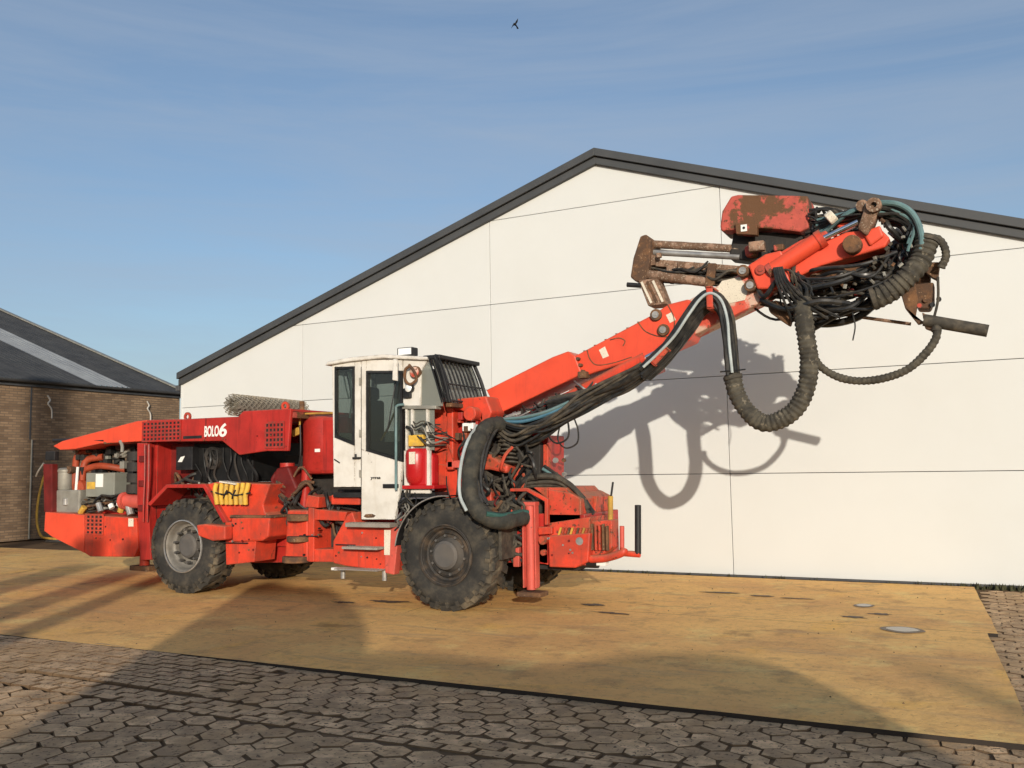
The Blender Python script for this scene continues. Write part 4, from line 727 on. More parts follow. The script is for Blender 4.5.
# ---- wheels
def wheel(x, near, mt_rim, style):
    hy = .09 if style == 'deep' else .0
    z, r, wd = .64, .64, .42
    y = -1.10 if near else 1.10 - .0
    s = 1 if near else -1
    w0 = obj('wheel', MB().lathe([(0, -.02 + hy), (.135, -.02 + hy), (.145, -.012 + hy), (.165, .0 + hy), (.17, .05 + hy), (.20, .09 + hy), (.20, .16 + hy), (0, .16 + hy)], (0, 0, 0), 28), 'hub_grey', rig, smooth=True)
    w0.location = (x, y, z); w0.rotation_euler = (0, rnd(0, 6), 0 if near else math.pi)
    ty = MB().lathe([(.335, .055), (.345, .02), (.37, .012), (.44, .0), (.52, .006), (.575, .03), (.605, .06), (.612, .09), (.612, wd - .09), (.605, wd - .06), (.575, wd - .03), (.52, wd - .006), (.44, wd), (.37, wd - .02), (.335, wd - .05)], (0, 0, 0), 64)
    nb = len(ty.f); nl = 26
    for k in range(nl):
        for side in (0, 1):
            t = 2 * math.pi * (k + .5 * side) / nl; hw = .052
            M_ = Matrix.Rotation(-t, 4, 'Y')
            ya, yb = (.018, wd * .56) if side == 0 else (wd * .44, wd - .018)
            sh = .07 if side == 0 else -.07
            vs = []
            for rr, q in ((.575, 1.12), (.64, .9)):
                for yy in (ya, yb):
                    for tt in (-hw, hw):
                        inn = 0.022 if (rr > .6 and ((side == 0 and yy == ya) or (side == 1 and yy == yb))) else 0
                        vs.append(M_ @ Vector((rr, yy + (inn if side == 0 else -inn), tt * q + sh * ((yy - wd / 2) / wd) * 2 * (1 if side == 0 else 1))))
            ty.add(vs, [(0, 1, 3, 2), (4, 6, 7, 5), (0, 4, 5, 1), (2, 3, 7, 6), (0, 2, 6, 4), (1, 5, 7, 3)])
            # shoulder rib running down the sidewall
            yy0 = .0 if side == 0 else wd
            sgn = -1 if side == 0 else 1
            v2 = [M_ @ Vector((rr, yy0 - sgn * (.012 if rr > .56 else .0) + sgn * (.012 if e else -.03), tt)) for rr in (.535, .60) for e in (0, 1) for tt in (-.022, .022)]
            ty.add(v2, [(0, 1, 3, 2), (4, 6, 7, 5), (0, 4, 5, 1), (2, 3, 7, 6), (0, 2, 6, 4), (1, 5, 7, 3)])
    to = obj('tyre', ty, ['tyre', 'tread_mud'], w0, smooth=True)
    for p in list(to.data.polygons)[nb:]: p.material_index = 1
    if style == 'deep': prof = [(.352, .0), (.352, .02), (.335, .028), (.318, .05), (.31, .10), (.285, .13), (.265, .135), (.255, .19), (.20, .21), (0, .21)]
    else: prof = [(.352, .0), (.35, .012), (.33, .02), (.318, .012), (.305, .03), (.295, .075), (.27, .085), (.25, .06), (.235, .085), (.20, .09), (0, .09)]
    ri = obj('rim', MB().lathe(prof, (0, 0, 0), 48), mt_rim, w0, smooth=True)
    for k in range(10):
        t = 2 * math.pi * k / 10; rr = .225; nu = MB(); nu.cyl((rr * math.cos(t), .05, rr * math.sin(t)), (rr * math.cos(t), .12, rr * math.sin(t)), .017, seg=6); obj('wheel_nut', nu, 'hub_grey', w0)
    obj('lock_ring', MB().lathe([(.338, .004), (.345, -.012), (.358, -.008), (.36, .01)], (0, 0, 0), 48), 'steel' if style == 'deep' else mt_rim, w0, smooth=True)
    return w0
wheel(2.07, True, 'rim_black', 'flat'); wheel(-2.10, True, 'rim_grey', 'deep'); wheel(2.07, False, 'rim_black', 'flat'); wheel(-2.10, False, 'rim_grey', 'deep')
for x in (2.07, -2.10):
    obj('axle', MB().cyl((x, -.72, .64), (x, .72, .64), .13, seg=16).cyl((x, -.25, .62), (x, .25, .62), .24, seg=18), 'engine_dark', rig, smooth=True)

# ---- rear carriage
obj('rear_frame', MB().box((-4.6, -.55, .62), (-.7, .55, 1.12)), 'deep_red', rig, bevel=.01)
pz('tail_bonnet', 'tail_bonnet', 1.9, 'red_boom')
hood = PR['hood']; y0 = hood[0][1]
hd = obj('hood', MB().prism(hood, .05), 'deep_red', rig, bevel=.012)
obj('far_side', MB().prism([(x, y0 + 1.85, z) for x, y, z in hood], .05), 'deep_red', hd, bevel=.01)
tp = [hood[i] for i in range(5)]
m_ = MB()
for a, b in zip(tp, tp[1:]): m_.prism([(a[0], y0 + .03, a[2] - .004), (b[0], y0 + .03, b[2] - .004), (b[0], y0 + .03, b[2] - .035), (a[0], y0 + .03, a[2] - .035)], 1.84)
obj('top_panel', m_, 'deep_red', hd)
x9 = hood[4][0]
obj('end_rib', MB().box((x9 - .05, y0 + .05, hood[4][2] - .12), (x9 - .008, y0 + 1.85, hood[4][2] - .038)), 'rusty_red', hd, bevel=.006)
obj('bulkhead', MB().box((-3.05, y0 + .06, 1.1), (-3.0, y0 + 1.85, 2.36)), 'deep_red', hd)
for xx, zz in ((-2.33, 2.40), (-.55, 2.47)):
    obj('lifting_eye', MB().lathe([(.03, -.012), (.065, -.012), (.065, .012), (.03, .012), (.03, -.012)], (xx, y0 + .12, zz + .03), 18), 'red', hd, smooth=True)
obj('stud', MB().cyl((-.42, y0 + .3, 2.4), (-.42, y0 + .3, 2.57), .035, seg=10), 'rust', hd)
def grille(part, nx, nz, par, mt, base='black'):
    a = PR[part]; xs_ = [p[0] for p in a]; zs = [p[2] for p in a]; x0, x1, z0, z1 = min(xs_), max(xs_), min(zs), max(zs); y = a[0][1]
    gb = obj('grille_backing', MB().box((x0, y - .004, z0), (x1, y + .02, z1)), base, par)
    m_ = MB(); cw, ch = (x1 - x0) / nx, (z1 - z0) / nz
    for i in range(nx + 1): m_.box((x0 + i * cw - cw * .21, y - .012, z0), (x0 + i * cw + cw * .21, y - .005, z1))
    for j in range(nz + 1): m_.box((x0 - cw * .2, y - .0135, z0 + j * ch - ch * .21), (x1 + cw * .2, y - .0055, z0 + j * ch + ch * .21))
    o = obj('grille', m_, mt, par); return o
grille('grille1', 10, 5, hd, 'deep_red'); grille('grille2', 5, 5, hd, 'deep_red')
l0 = PR['letter']; lw = l0[1][0] - l0[0][0]; lh = l0[2][2] - l0[1][2]
for body, x, z, wd, ht, sh in (('BOLO', l0[0][0], l0[0][2], lw, lh * .92, .05), ('6', l0[1][0] + .005, l0[1][2] + .0, l0[3][0] - l0[1][0] - .005, l0[3][2] - l0[1][2], .12)):
    me = text_mesh(body, 1, 'white', sh, .004, .028)
    xs_ = [v.co.x for v in me.vertices]; ys_ = [v.co.y for v in me.vertices]; bw, bh = max(xs_) - min(xs_), max(ys_) - min(ys_); x_, y_ = min(xs_), min(ys_)
    for v in me.vertices:
        c0 = v.co.copy(); v.co = (x + (c0.x - x_) / bw * wd, y0 - .004 - c0.z * .5, z + (c0.y - y_) / bh * ht)
    obj('lettering', me, None, hd)
obj('hood_recess', MB().box((-2.28, y0 - .004, 2.11), (-1.93, y0 + .01, 2.15)), 'black', hd)
for xx in (-2.42, -1.86): obj('panel_seam', MB().box((xx, y0 - .003, 2.10), (xx + .012, y0 + .01, 2.385)), 'black', hd)
tl = pz('tail_tank', 'tailB', 1.9, 'red')
pz('tail_corner', 'tailA', 1.9, 'red_boom')
grille('grille3', 4, 5, tl, 'red'); pz('warning_decal', 'decal', .01, 'decal', tl, bevel=0, off=-.004)
pz('bulkhead_post', 'rear_post', .14, 'deep_red'); pz('tail_post', 'tail_post', .1, 'maroon')
obj('bulkhead_plate', MB().box((-3.0, -.80, .55), (-2.94, .9, 2.1)), 'deep_red', rig)
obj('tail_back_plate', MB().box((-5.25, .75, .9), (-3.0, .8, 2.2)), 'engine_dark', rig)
x0, x1, y, z0, z1 = rect('jack_foot')
jf = obj('rear_jack', MB().cyl(((x0 + x1) / 2, y + .1, z0 + .04), ((x0 + x1) / 2, y + .1, 1.0), .07, seg=14), 'red', rig, smooth=True)
obj('foot_plate', MB().box((x0 - .03, y, z0 - .02), (x1 + .03, y + .22, z0 + .05)), 'rust', jf, bevel=.01)
# engine bay
c0 = PR['canister']; cx = (c0[0][0] + c0[1][0]) / 2
obj('filter_canister', MB().lathe([(0, 0), (.1, 0), (.115, .02), (.115, .27), (.125, .28), (.125, .31), (.09, .34), (0, .345)], (0, 0, 0), 24), 'grey_metal', rig, smooth=True).matrix_local = Matrix.Translation((cx, c0[0][1] + .1, c0[1][2])) @ Matrix.Rotation(R(90), 4, 'X')
bx('grey_tank', 'grey_tank', .4, 'grey_metal', bevel=.02)
gc = bx('grey_cabinet', 'grey_cabinet', .3, 'grey_green', bevel=.012); bx('cabinet_label', 'cab_label', .01, 'white', gc, 0, -.004); bx('cabinet_label', 'cab_label2', .01, 'yellow', gc, 0, -.004)
obj('engine_block', MB().box((-5.0, -.35, .95), (-3.1, .5, 1.75)).box((-4.6, -.42, 1.2), (-3.3, -.3, 1.6)), 'engine_dark', rig, bevel=.02)
for k in range(6):
    xx = -4.75 + k * .28; obj('cylinder_head', MB().cyl((xx, -.42, 1.7), (xx, -.42, 1.95), .08, seg=12), 'engine_dark', rig, smooth=True)
for a in ([(-4.95, -.62, 1.42), (-4.93, -.62, 1.7), (-4.88, -.6, 1.95), (-4.6, -.5, 2.0)], [(-4.72, -.65, 1.35), (-4.72, -.65, 1.62), (-4.7, -.6, 1.85), (-4.45, -.5, 1.9)]):
    obj('coolant_pipe', MB().tube(a, .055, seg=14), 'engine_orange', rig, smooth=True)
obj('coolant_pipe', MB().tube([(-4.62, -.66, 1.72), (-4.4, -.66, 1.76), (-4.15, -.64, 1.75), (-3.95, -.5, 1.7)], .05, seg=14), 'engine_orange', rig, smooth=True)
obj('turbo_housing', MB().lathe([(0, 0), (.06, 0), (.13, .03), (.14, .1), (.08, .16), (0, .16)], (-4.72, -.76, 1.42), 20), 'engine_orange', rig, smooth=True)
obj('white_tube', MB().tube([(-4.72, -.74, 1.75), (-4.71, -.76, 1.55), (-4.72, -.76, 1.4)], .022, seg=8), 'white', rig, smooth=True)
obj('oil_pump', MB().cyl((-3.55, -.8, 1.24), (-3.1, -.8, 1.22), .1, seg=16).cyl((-3.62, -.8, 1.24), (-3.55, -.8, 1.24), .13, seg=16), 'salmon', rig, smooth=True)
for k in range(4):
    z = 1.9 - k * .16; obj('air_filter', MB().cyl((-3.45, -.75, z - .07), (-3.45, -.75, z + .06), .12, seg=18).cyl((-3.18, -.7, z - .07), (-3.18, -.7, z + .06), .09, seg=16), 'engine_dark', rig, smooth=True)
for k in range(44):
    x = rnd(-5.0, -3.45); z = rnd(1.08, 1.35) if k % 2 else rnd(1.5, 2.0); l = rnd(.2, .6)
    obj('engine_hose', MB().tube([(x, -.45 - .25 * (k % 2), z), (x + l * .3, -.52 - .25 * (k % 2), z + rnd(-.1, .08)), (x + l * .7, -.5 - .25 * (k % 2), z + rnd(-.1, .08)), (x + l, -.42, z + rnd(-.12, .1))], rnd(.008, .024), seg=6), random.choice(['hose', 'hose', 'hose', 'black', 'engine_dark', 'hose_dirty', 'grey_metal', 'rust']), rig, smooth=True)
for k in range(7):
    x = rnd(-4.9, -3.2); z = rnd(1.02, 1.2); obj('pipe_fitting', MB().cyl((x, -.82, z), (x + rnd(-.1, .1), -.82, z + rnd(.05, .14)), rnd(.03, .06), seg=8), random.choice(['steel', 'grey_metal', 'yellow_rust', 'white']), rig, bevel=.005)
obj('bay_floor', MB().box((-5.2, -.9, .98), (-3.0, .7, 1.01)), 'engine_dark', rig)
for a, b, mt in (((-5.05, -.93, 2.16), (-3.9, -.93, 2.13), 'black'), ((-3.9, -.93, 2.1), (-3.1, -.9, 2.13), 'rust'), ((-3.55, -.95, 2.12), (-3.5, -.95, 1.95), 'grey_metal')):
    obj('bay_rail', MB().tube([a, tuple((i + j) / 2 + .01 for i, j in zip(a, b)), b], .025, seg=8), mt, rig, smooth=True)
for k in range(0):                                     # torn seal and clips under the bonnet lip
    x = -4.1 + k * .085; obj('bonnet_clip', MB().tube([(x, -.97, 2.12), (x + .02, -.99, 2.06 - rnd(0, .05)), (x + .07, -.97, 2.1)], .013, seg=5), random.choice(['rust', 'black', 'rusty_red']), rig)
obj('tail_lamp', MB().box((-5.3, -.88, 1.86), (-5.08, -.8, 2.0)), 'black', rig, bevel=.01)
obj('lamp_bracket', MB().tube([(-5.3, -.9, 1.82), (-5.42, -.9, 1.7), (-5.5, -.88, 1.62)], .014, seg=6), 'steel', rig)
for k in range(60):                                     # small castings, brackets and caps packed round the engine
    x = rnd(-5.0, -3.2); z = random.choice([rnd(1.05, 1.3), rnd(1.6, 2.02), rnd(1.6, 2.02)]); y = rnd(-.7, -.42); s_ = rnd(.02, .06)
    if k % 3: o = MB().box((x - s_, y - s_, z - s_), (x + s_, y + s_, z + s_ * rnd(.6, 1.8)))
    else: o = MB().cyl((x, y - s_, z), (x, y + s_, z), s_, seg=10)
    obj('engine_fitting', o, random.choice(['engine_dark', 'black', 'grey_metal', 'rust', 'engine_dark', 'maroon', 'grey_green', 'near_black']), rig, bevel=.006)
# mid bay above the rear wheel
bb = bx('control_box', 'black_box', .25, 'black', bevel=.01); pz('box_logo', 'logo', .008, 'white', bb, bevel=0, off=-.005)
f0 = PR['fan'][0]
obj('radiator', MB().box((-2.42, -.62, 1.5), (-1.3, .6, 2.05)), 'near_black', rig, bevel=.01)
for k in range(9): obj('bay_hose', MB().tube([(-2.35 + .13 * k, -.64, 1.98), (-2.33 + .13 * k + rnd(-.05, .05), -.68, 1.8), (-2.3 + .13 * k + rnd(-.1, .1), -.66, 1.6), (-2.3 + .13 * k, -.6, 1.45)], rnd(.01, .025), seg=6), random.choice(['near_black', 'hose', 'near_black', 'engine_dark']), rig, smooth=True)
obj('fan_shroud', MB().lathe([(.11, 0), (.16, -.02), (.17, .06)], (f0[0], f0[1], f0[2]), 26), 'engine_dark', rig, smooth=True)
for k in range(6):
    t = k * math.pi / 3; obj('fan_blade', MB().box((-.13, -.006, -.025), (0, .006, .025), Matrix.Translation((f0[0], f0[1] + .02, f0[2])) @ Matrix.Rotation(t, 4, 'Y') @ Matrix.Rotation(.5, 4, 'X')), 'engine_dark', rig)
obj('inner_side_panel', MB().box((-2.95, -.55, 1.3), (-2.45, -.5, 2.05)), 'maroon', rig)
for k in range(22):
    x = rnd(-2.95, -.6); z = rnd(1.25, 1.55); obj('hydraulic_hose', MB().tube([(x, -.6 + rnd(-.15, .1), z), (x + .12, -.68, z + rnd(-.12, .15)), (x + .3, -.64, z + rnd(-.2, .2)), (x + .42, -.55, z + rnd(-.2, .2))], rnd(.012, .025), seg=6), random.choice(['hose', 'hose', 'hose_dirty', 'rust']), rig, smooth=True)
for k in range(8):
    x = -2.8 + k * .2; obj('pipe_fitting', MB().cyl((x, -.72, 1.4), (x, -.72, 1.46 + rnd(0, .05)), rnd(.015, .03), seg=8), random.choice(['steel', 'grey_metal', 'rust']), rig)
pz('rear_fender', 'rear_fender', .45, 'deep_red'); fb = pz('fender_box', 'fender_box', .5, 'red', bevel=.015)
obj('fender_far', MB().prism([(x, .6, z) for x, y, z in PR['rear_fender']], .45), 'deep_red', rig)
tb = pz('tool_box', 'tool_box', .45, 'red', bevel=.02); pz('lower_bracket', 'lower_bracket', .4, 'red'); pz('wheel_guard_arm', 'guard_arm', .14, 'red', bevel=.02)
obj('box_lid', MB().box((rect('tool_box')[0] - .01, -1.06, rect('tool_box')[4] - .02), (rect('tool_box')[1] + .02, -.58, rect('tool_box')[4] + .012)), 'rust', tb, bevel=.004)
pz('chassis_beam', 'chassis_low', .9, 'deep_red'); ar = pz('hinge_post', 'artic', .4, 'red', bevel=.03)
for k in '123':
    x0, x1, y, z0, z1 = rect('collar' + k); obj('hinge_collar', MB().cyl(((x0 + x1) / 2, -.80, z0), ((x0 + x1) / 2, -.80, z1), (x1 - x0) / 2 + .015, seg=24), 'rust', ar, smooth=True, bevel=.008)
pz('yoke_plate', 'yoke', .5, 'red', bevel=.012); pz('yoke_top', 'yoke_top', .3, 'red'); pz('yoke_sill', 'yoke_low', .3, 'red')
obj('valve_bay', MB().box((-.3, -.50, .5), (.62, -.46, 1.02)), 'engine_dark', rig)
for k in range(5): obj('bay_pipe', MB().tube([(.12 + k * .06, -.68, .95 - k * .05), (.2 + k * .05, -.7, .78), (.42, -.66, .62 + k * .05)], .016, seg=6), random.choice(['steel', 'hose', 'rust']), rig, smooth=True)
pz('link_block', 'link1', .3, 'red'); pz('link_block', 'link2', .3, 'red', bevel=.012)
x0, x1, y, z0, z1 = rect('tank')
tk = obj('hydraulic_tank', MB().lathe([(0, 0), (.36, 0), (.40, .02), (.42, .06), (.42, z1 - z0 - .06), (.40, z1 - z0 - .02), (.36, z1 - z0), (0, z1 - z0)], (0, 0, 0), 44), 'deep_red', rig, smooth=True)
for xx in (-2.98, -2.90): obj('fuel_line', MB().tube([(xx, -1.0, 2.05), (xx + .01, -1.0, 1.6), (xx, -1.0, 1.2), (xx - .02, -.98, .95)], .012, seg=6), 'deep_red', rig, smooth=True)
for zz in (1.1, 1.45, 1.8): obj('post_hinge', MB().box((-3.12, -.98, zz), (-3.03, -.94, zz + .09)), 'maroon', rig, bevel=.006)
tk.matrix_local = Matrix.Translation((x0 + .36, y + .3, z1)) @ Matrix.Rotation(R(-90), 4, 'X')
obj('tank_saddle', MB().box((x0 + .2, y - .1, z0), (x1 + .3, y + .5, z1 - .02)), 'deep_red', rig, bevel=.05)
bx('tank_label', 'tank_label', .008, 'white', rig, 0, -.11)
obj('tank_pipe', MB().tube(pts('tanktube'), .013, seg=8), 'yellow_rust', rig, smooth=True); pz('level_gauge', 'gauge', .04, 'yellow_rust')
pz('swing_cylinder', 'pump_red', .25, 'maroon', bevel=.03)
obj('tank_strap', MB().tube([(x0 + .09, y - .13, z0 + .05), (x0 + .16, y - .16, z0 + .3), (x0 + .15, y - .16, z1 - .12)], .012, seg=6), 'black', rig)
for k in range(30):
    x = rnd(-.95, .35); z = rnd(1.15, 1.7) if x < -.2 else rnd(1.22, 1.4)
    obj('hydraulic_hose', MB().tube([(x, -.55 + rnd(-.2, .1), z), (x + rnd(-.1, .12), -.72, z - rnd(.05, .2)), (x + rnd(-.1, .2), -.7, z - rnd(.2, .35)), (x + rnd(-.2, .3), -.5, max(1.05, z - rnd(.3, .55)))], rnd(.012, .028), seg=6), random.choice(['hose', 'hose', 'hose', 'hose_dirty', 'maroon', 'engine_dark']), rig, smooth=True)
obj('rear_pump', MB().cyl((-.75, -.55, 1.2), (-.75, -.55, 1.75), .1, seg=16).cyl((-.5, -.5, 1.1), (-.45, -.5, 1.7), .07, seg=14), 'deep_red', rig, smooth=True)
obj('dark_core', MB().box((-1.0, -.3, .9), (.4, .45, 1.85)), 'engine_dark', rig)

# ---- steps
stp = pz('step_frame', 'step_frame', .35, 'red', bevel=.012); pz('step_post', 'step_post', .12, 'salmon', bevel=.01); pz('ruler_tape', 'tape', .006, 'decal', stp, 0, -.008)
for k, dd in (('step1', .14), ('step2', .15), ('step3', .17)):
    x0, x1, y, z0, z1 = rect(k); o = obj('step', MB().box((x0, y - dd, z0 + .01), (x1, y + .1, z1)), 'step_metal', rig, bevel=.006)
    lip = MB()
    for q in range(14): lip.box((x0 + .01 + q * (x1 - x0 - .03) / 13, y - dd - .004, z1 - .006), (x0 + .022 + q * (x1 - x0 - .03) / 13, y + .02, z1 + .006))
    obj('grip_ribs', lip, 'step_metal', o)
for k in ('foot1', 'foot2'):
    p = PR[k][0]; obj('step_damper', MB().cyl((p[0], p[1], p[2] - .03), (p[0], p[1], p[2] + .1), .03, seg=10), 'steel', rig)
obj('white_strip', MB().box((.38, -1.04, rect('step_frame')[3] - .01), (.58, -.95, rect('step_frame')[3] + .02)), 'white', rig)

# ---- cab
CN = PR['cab_left'][0][1]; CF = CN + .93
cab = obj('cab', MB().prism(PR['cab_left'], .05).prism(PR['cab_top'], .05).prism(PR['cab_pillar'], .06).prism(PR['cab_low'], .05), 'cab_white', rig, bevel=.006)
door = obj('door', MB().prism(PR['door_stile'], .05, -.006).prism(PR['door_top'], .05, -.006).prism(PR['door_low'], .05, -.006), 'cab_white', cab, bevel=.006)
def gasket(part, wd, par_):
    a = [Vector(p) for p in PR[part]]; c = sum(a, Vector()) / len(a); inn = []
    n = len(a)
    for i in range(n):
        p, q, r_ = a[i - 1], a[i], a[(i + 1) % n]; d1 = (q - p).normalized(); d2 = (r_ - q).normalized(); b = (d2 - d1).normalized(); s = abs(d1.cross(b).y)
        if (c - q).dot(b) < 0: b = -b
        inn.append(q + b * wd / max(s, .3))
    m_ = MB()
    for i in range(n):
        j = (i + 1) % n; m_.prism([a[i], a[j], inn[j], inn[i]], .05, -.012)
    obj('window_seal', m_, 'black', par_); return [tuple(p) for p in inn]
for part, gm in (('win_rear', 'glass'), ('win_door', 'glass')):
    inn = gasket(part, .028, cab); obj('window_pane', MB().prism(inn, .006, .02), gm, cab)
obj('quarter_panel', MB().prism(PR['cab_quarter'], .05), 'cab_white', cab, bevel=.006)
obj('quarter_pane', MB().prism(PR['quarter_glass'], .008, .02), 'glass_dusty', cab)
obj('roof', MB().prism(PR['cab_roof'], 1.05, -.05), 'cab_white', cab, bevel=.015)
obj('cab_sill', MB().prism(PR['cab_sill'], .12), 'grey_metal', cab, bevel=.006)
obj('lower_pane', MB().prism(PR['low_glass'], .008, .03), 'glass_dusty', cab)
lg = rect('low_glass')
for xx in (lg[0] + .02, lg[0] + .1, lg[1] - .1): obj('window_post', MB().box((xx, CN - .004, lg[3]), (xx + .03, CN + .05, lg[4])), 'cab_white', cab, bevel=.005)
obj('lower_side', MB().box((lg[0], CN, 1.35), (lg[1] - .05, CN + .04, lg[3])), 'cab_white', cab)
xr = PR['cab_left'][0][0]; xf = lg[1]
obj('rear_wall', MB().box((xr, CN + .05, 1.45), (xr + .04, CF, 2.12)).box((xr, CN + .05, 2.86), (xr + .04, CF, 2.95)).box((xr, CF - .08, 2.12), (xr + .04, CF, 2.86)), 'cab_white', cab)
obj('far_wall', MB().box((xr + .04, CF - .04, 1.4), (xf, CF, 2.15)).box((xr + .04, CF - .04, 2.8), (xf - .2, CF, 2.95)).box((.68, CF - .04, 2.15), (.8, CF, 2.8)).box((1.25, CF - .04, 2.15), (1.75, CF, 2.8)), 'cab_white', cab)
obj('floor', MB().box((xr, CN + .03, 1.3), (xf, CF, 1.36)), 'black', cab)
obj('seat', MB().box((.62, CN + .3, 1.5), (1.05, CN + .72, 1.78)).box((.52, CN + .3, 1.75), (.66, CN + .72, 2.55)).box((.54, CN + .38, 2.55), (.64, CN + .64, 2.72)), 'black', cab, bevel=.04)
obj('inner_trim', MB().box((.42, CN + .06, 1.4), (1.45, CN + .075, 1.98)).box((1.0, CF - .3, 1.5), (1.6, CF - .05, 2.9)), 'engine_dark', cab)
obj('console', MB().box((1.2, CN + .2, 1.4), (1.65, CN + .75, 2.0)), 'engine_dark', cab, bevel=.03)
obj('notice', MB().box((1.14, CN + .5, 2.36), (1.24, CN + .51, 2.5)), 'yellow', cab)
obj('grab_bar', MB().tube([(1.02, CN + .1, 2.0), (1.14, CN + .09, 2.16), (1.26, CN + .08, 2.38)], .013, seg=8), 'yellow', cab, smooth=True)
obj('inner_pipe', MB().tube([(.52, CN + .1, 2.9), (.56, CN + .12, 2.6), (.53, CN + .12, 2.3)], .012, seg=6), 'white', cab)
for k in range(4): obj('inner_cable', MB().tube([(.42 + .05 * k, CN + .12, 2.9), (.44 + .06 * k, CN + .16, 2.7), (.5 + .03 * k, CN + .14, 2.55)], .01, seg=5), random.choice(['black', 'white']), cab)
# guarded windscreen across the front
A0, A1 = Vector(PR['apillar'][1]), Vector(PR['apillar'][2])
ws = MB(); ws.add([A0, A0 + Vector((0, .95, 0)), A1 + Vector((0, .95, 0)), A1, A0 + Vector((-.01, 0, 0)), A0 + Vector((-.01, .95, 0)), A1 + Vector((-.01, .95, 0)), A1 + Vector((-.01, 0, 0))], [(0, 1, 2, 3), (7, 6, 5, 4), (0, 4, 5, 1), (1, 5, 6, 2), (2, 6, 7, 3), (3, 7, 4, 0)])
obj('windscreen', ws, 'glass_dusty', cab)
nrm = Vector((.04, 0, .015))
for k in range(11):
    y = k * .95 / 10; obj('guard_bar', MB().tube([A0 + nrm + Vector((0, y, .0)), A0.lerp(A1, .5) + nrm * 1.3 + Vector((0, y, 0)), A1 + nrm + Vector((0, y, -.02))], .009 if k % 10 else .026, seg=6), 'black', cab)
for f in (.0, .62, 1.0):
    p = A0.lerp(A1, f) + nrm * 1.2; obj('guard_rail', MB().tube([p, p + Vector((0, .48, 0)), p + Vector((0, .96, 0))], .022 if f == 0 else .012, seg=8), 'black', cab)
obj('visor', MB().box((A0.x - .12, A0.y - .02, A0.z - .02), (A0.x + .12, A0.y + .98, A0.z + .03)), 'black', cab, bevel=.012)
for k in range(5): obj('side_guard', MB().tube([A0 + Vector((-.02 + .035 * k, -.03, -.02)), A0.lerp(A1, .5) + Vector((-.03 + .035 * k, -.035, 0)), A1 + Vector((-.05 + .03 * k, -.03, 0))], .009, seg=5), 'black', cab)
obj('windscreen_bracket', MB().box((A1.x - .02, A1.y, A1.z - .06), (A1.x + .06, A1.y + .9, A1.z - .01)), 'rust', cab, bevel=.01)
h0 = PR['handrail']
obj('handrail', MB().tube([(h0[0][0] + .1, h0[0][1] + .02, h0[0][2] + .04), (h0[0][0] + .01, h0[0][1], h0[0][2] + .02), (h0[0][0], h0[0][1], h0[0][2] - .1), h0[1]], .017, seg=10), 'teal', rig, smooth=True)
wl = bx('work_light', 'worklight', .14, 'black', cab, bevel=.01)
x0, x1, y, z0, z1 = rect('worklight'); obj('lens', MB().box((x0 + .02, y - .004, z0 + .012), (x1 - .012, y + .01, z1 - .01)), 'lens', cab)
for k, r_ in (('lamp1', .055), ('lamp2', .075)):
    p = PR[k][0]; obj('round_lamp', MB().lathe([(0, 0), (r_ * .9, .005), (r_, .015), (r_, .06), (r_ * .5, .11), (0, .12)], p, 22), 'black' if k == 'lamp1' else 'rust', cab, smooth=True)
    obj('lamp_lens', MB().lathe([(0, -.012), (r_ * .6, -.006), (r_ * .85, .004)], p, 22), 'lens' if k == 'lamp1' else 'worn_white', cab, smooth=True)
obj('mirror', MB().prism(PR['mirror'], .03), 'cab_white', cab, bevel=.008)
obj('lamp_bracket', MB().box((1.45, CN - .05, 2.5), (1.56, CN - .01, 2.62)), 'black', cab, bevel=.01)
obj('lamp_coil', MB().tube([(1.55, CN - .06, 2.9), (1.63, CN - .08, 2.82), (1.66, CN - .07, 2.72), (1.58, CN - .08, 2.66), (1.5, CN - .07, 2.72), (1.5, CN - .07, 2.84), (1.57, CN - .08, 2.88)], .018, seg=7), 'rust', cab, smooth=True)
bn = bx('warning_beacon', 'beacon', .12, 'yellow', bevel=.012)
ex = rect('exting')
exo = obj('fire_extinguisher', MB().lathe([(0, 0), (.10, 0), (.13, .03), (.14, .08), (.14, ex[4] - ex[3] - .12), (.12, ex[4] - ex[3] - .05), (.06, ex[4] - ex[3]), (0, ex[4] - ex[3])], (0, 0, 0), 26), 'exting_red', rig, smooth=True)
exo.matrix_local = Matrix.Translation(((ex[0] + ex[1]) / 2 - .02, ex[2] + .12, ex[4])) @ Matrix.Rotation(R(-90), 4, 'X')
obj('housing', MB().prism(PR['exting'], .14, .06), 'exting_red', rig, bevel=.02)
bx('extinguisher_label', 'ext_label', .006, 'decal', rig, 0, -.022); pz('small_bottle', 'ext2', .16, 'exting_red', bevel=.04); bx('extinguisher_shelf', 'ext_shelf', .3, 'exting_red')
p = PR['hinge'][0]; obj('door_handle', MB().box((p[0] - .05, p[1] - .03, p[2] - .012), (p[0] + .06, p[1], p[2] + .012)).cyl((p[0], p[1] - .03, p[2]), (p[0], p[1] - .03, p[2] + .05), .014, seg=8), 'black', cab)
p = PR['hole']; obj('rust_hole', MB().prism([(p[0][0], p[0][1] - .009, p[0][2] - .02), (p[0][0] + .05, p[0][1] - .009, p[0][2] - .035), (p[1][0] - .03, p[0][1] - .009, p[0][2] - .03), (p[1][0], p[0][1] - .009, p[0][2] - .005), (p[1][0] - .05, p[0][1] - .009, p[0][2] + .015), (p[0][0] + .03, p[0][1] - .009, p[0][2] + .01)], .01), 'rust', cab)
bx('door_latch', 'latch', .05, 'black', cab, .004, -.03)
me = text_mesh('yma', 1, 'black', .1, .004, .01); l2 = rect('logo2'); xs_ = [v.co.x for v in me.vertices]; ys_ = [v.co.y for v in me.vertices]
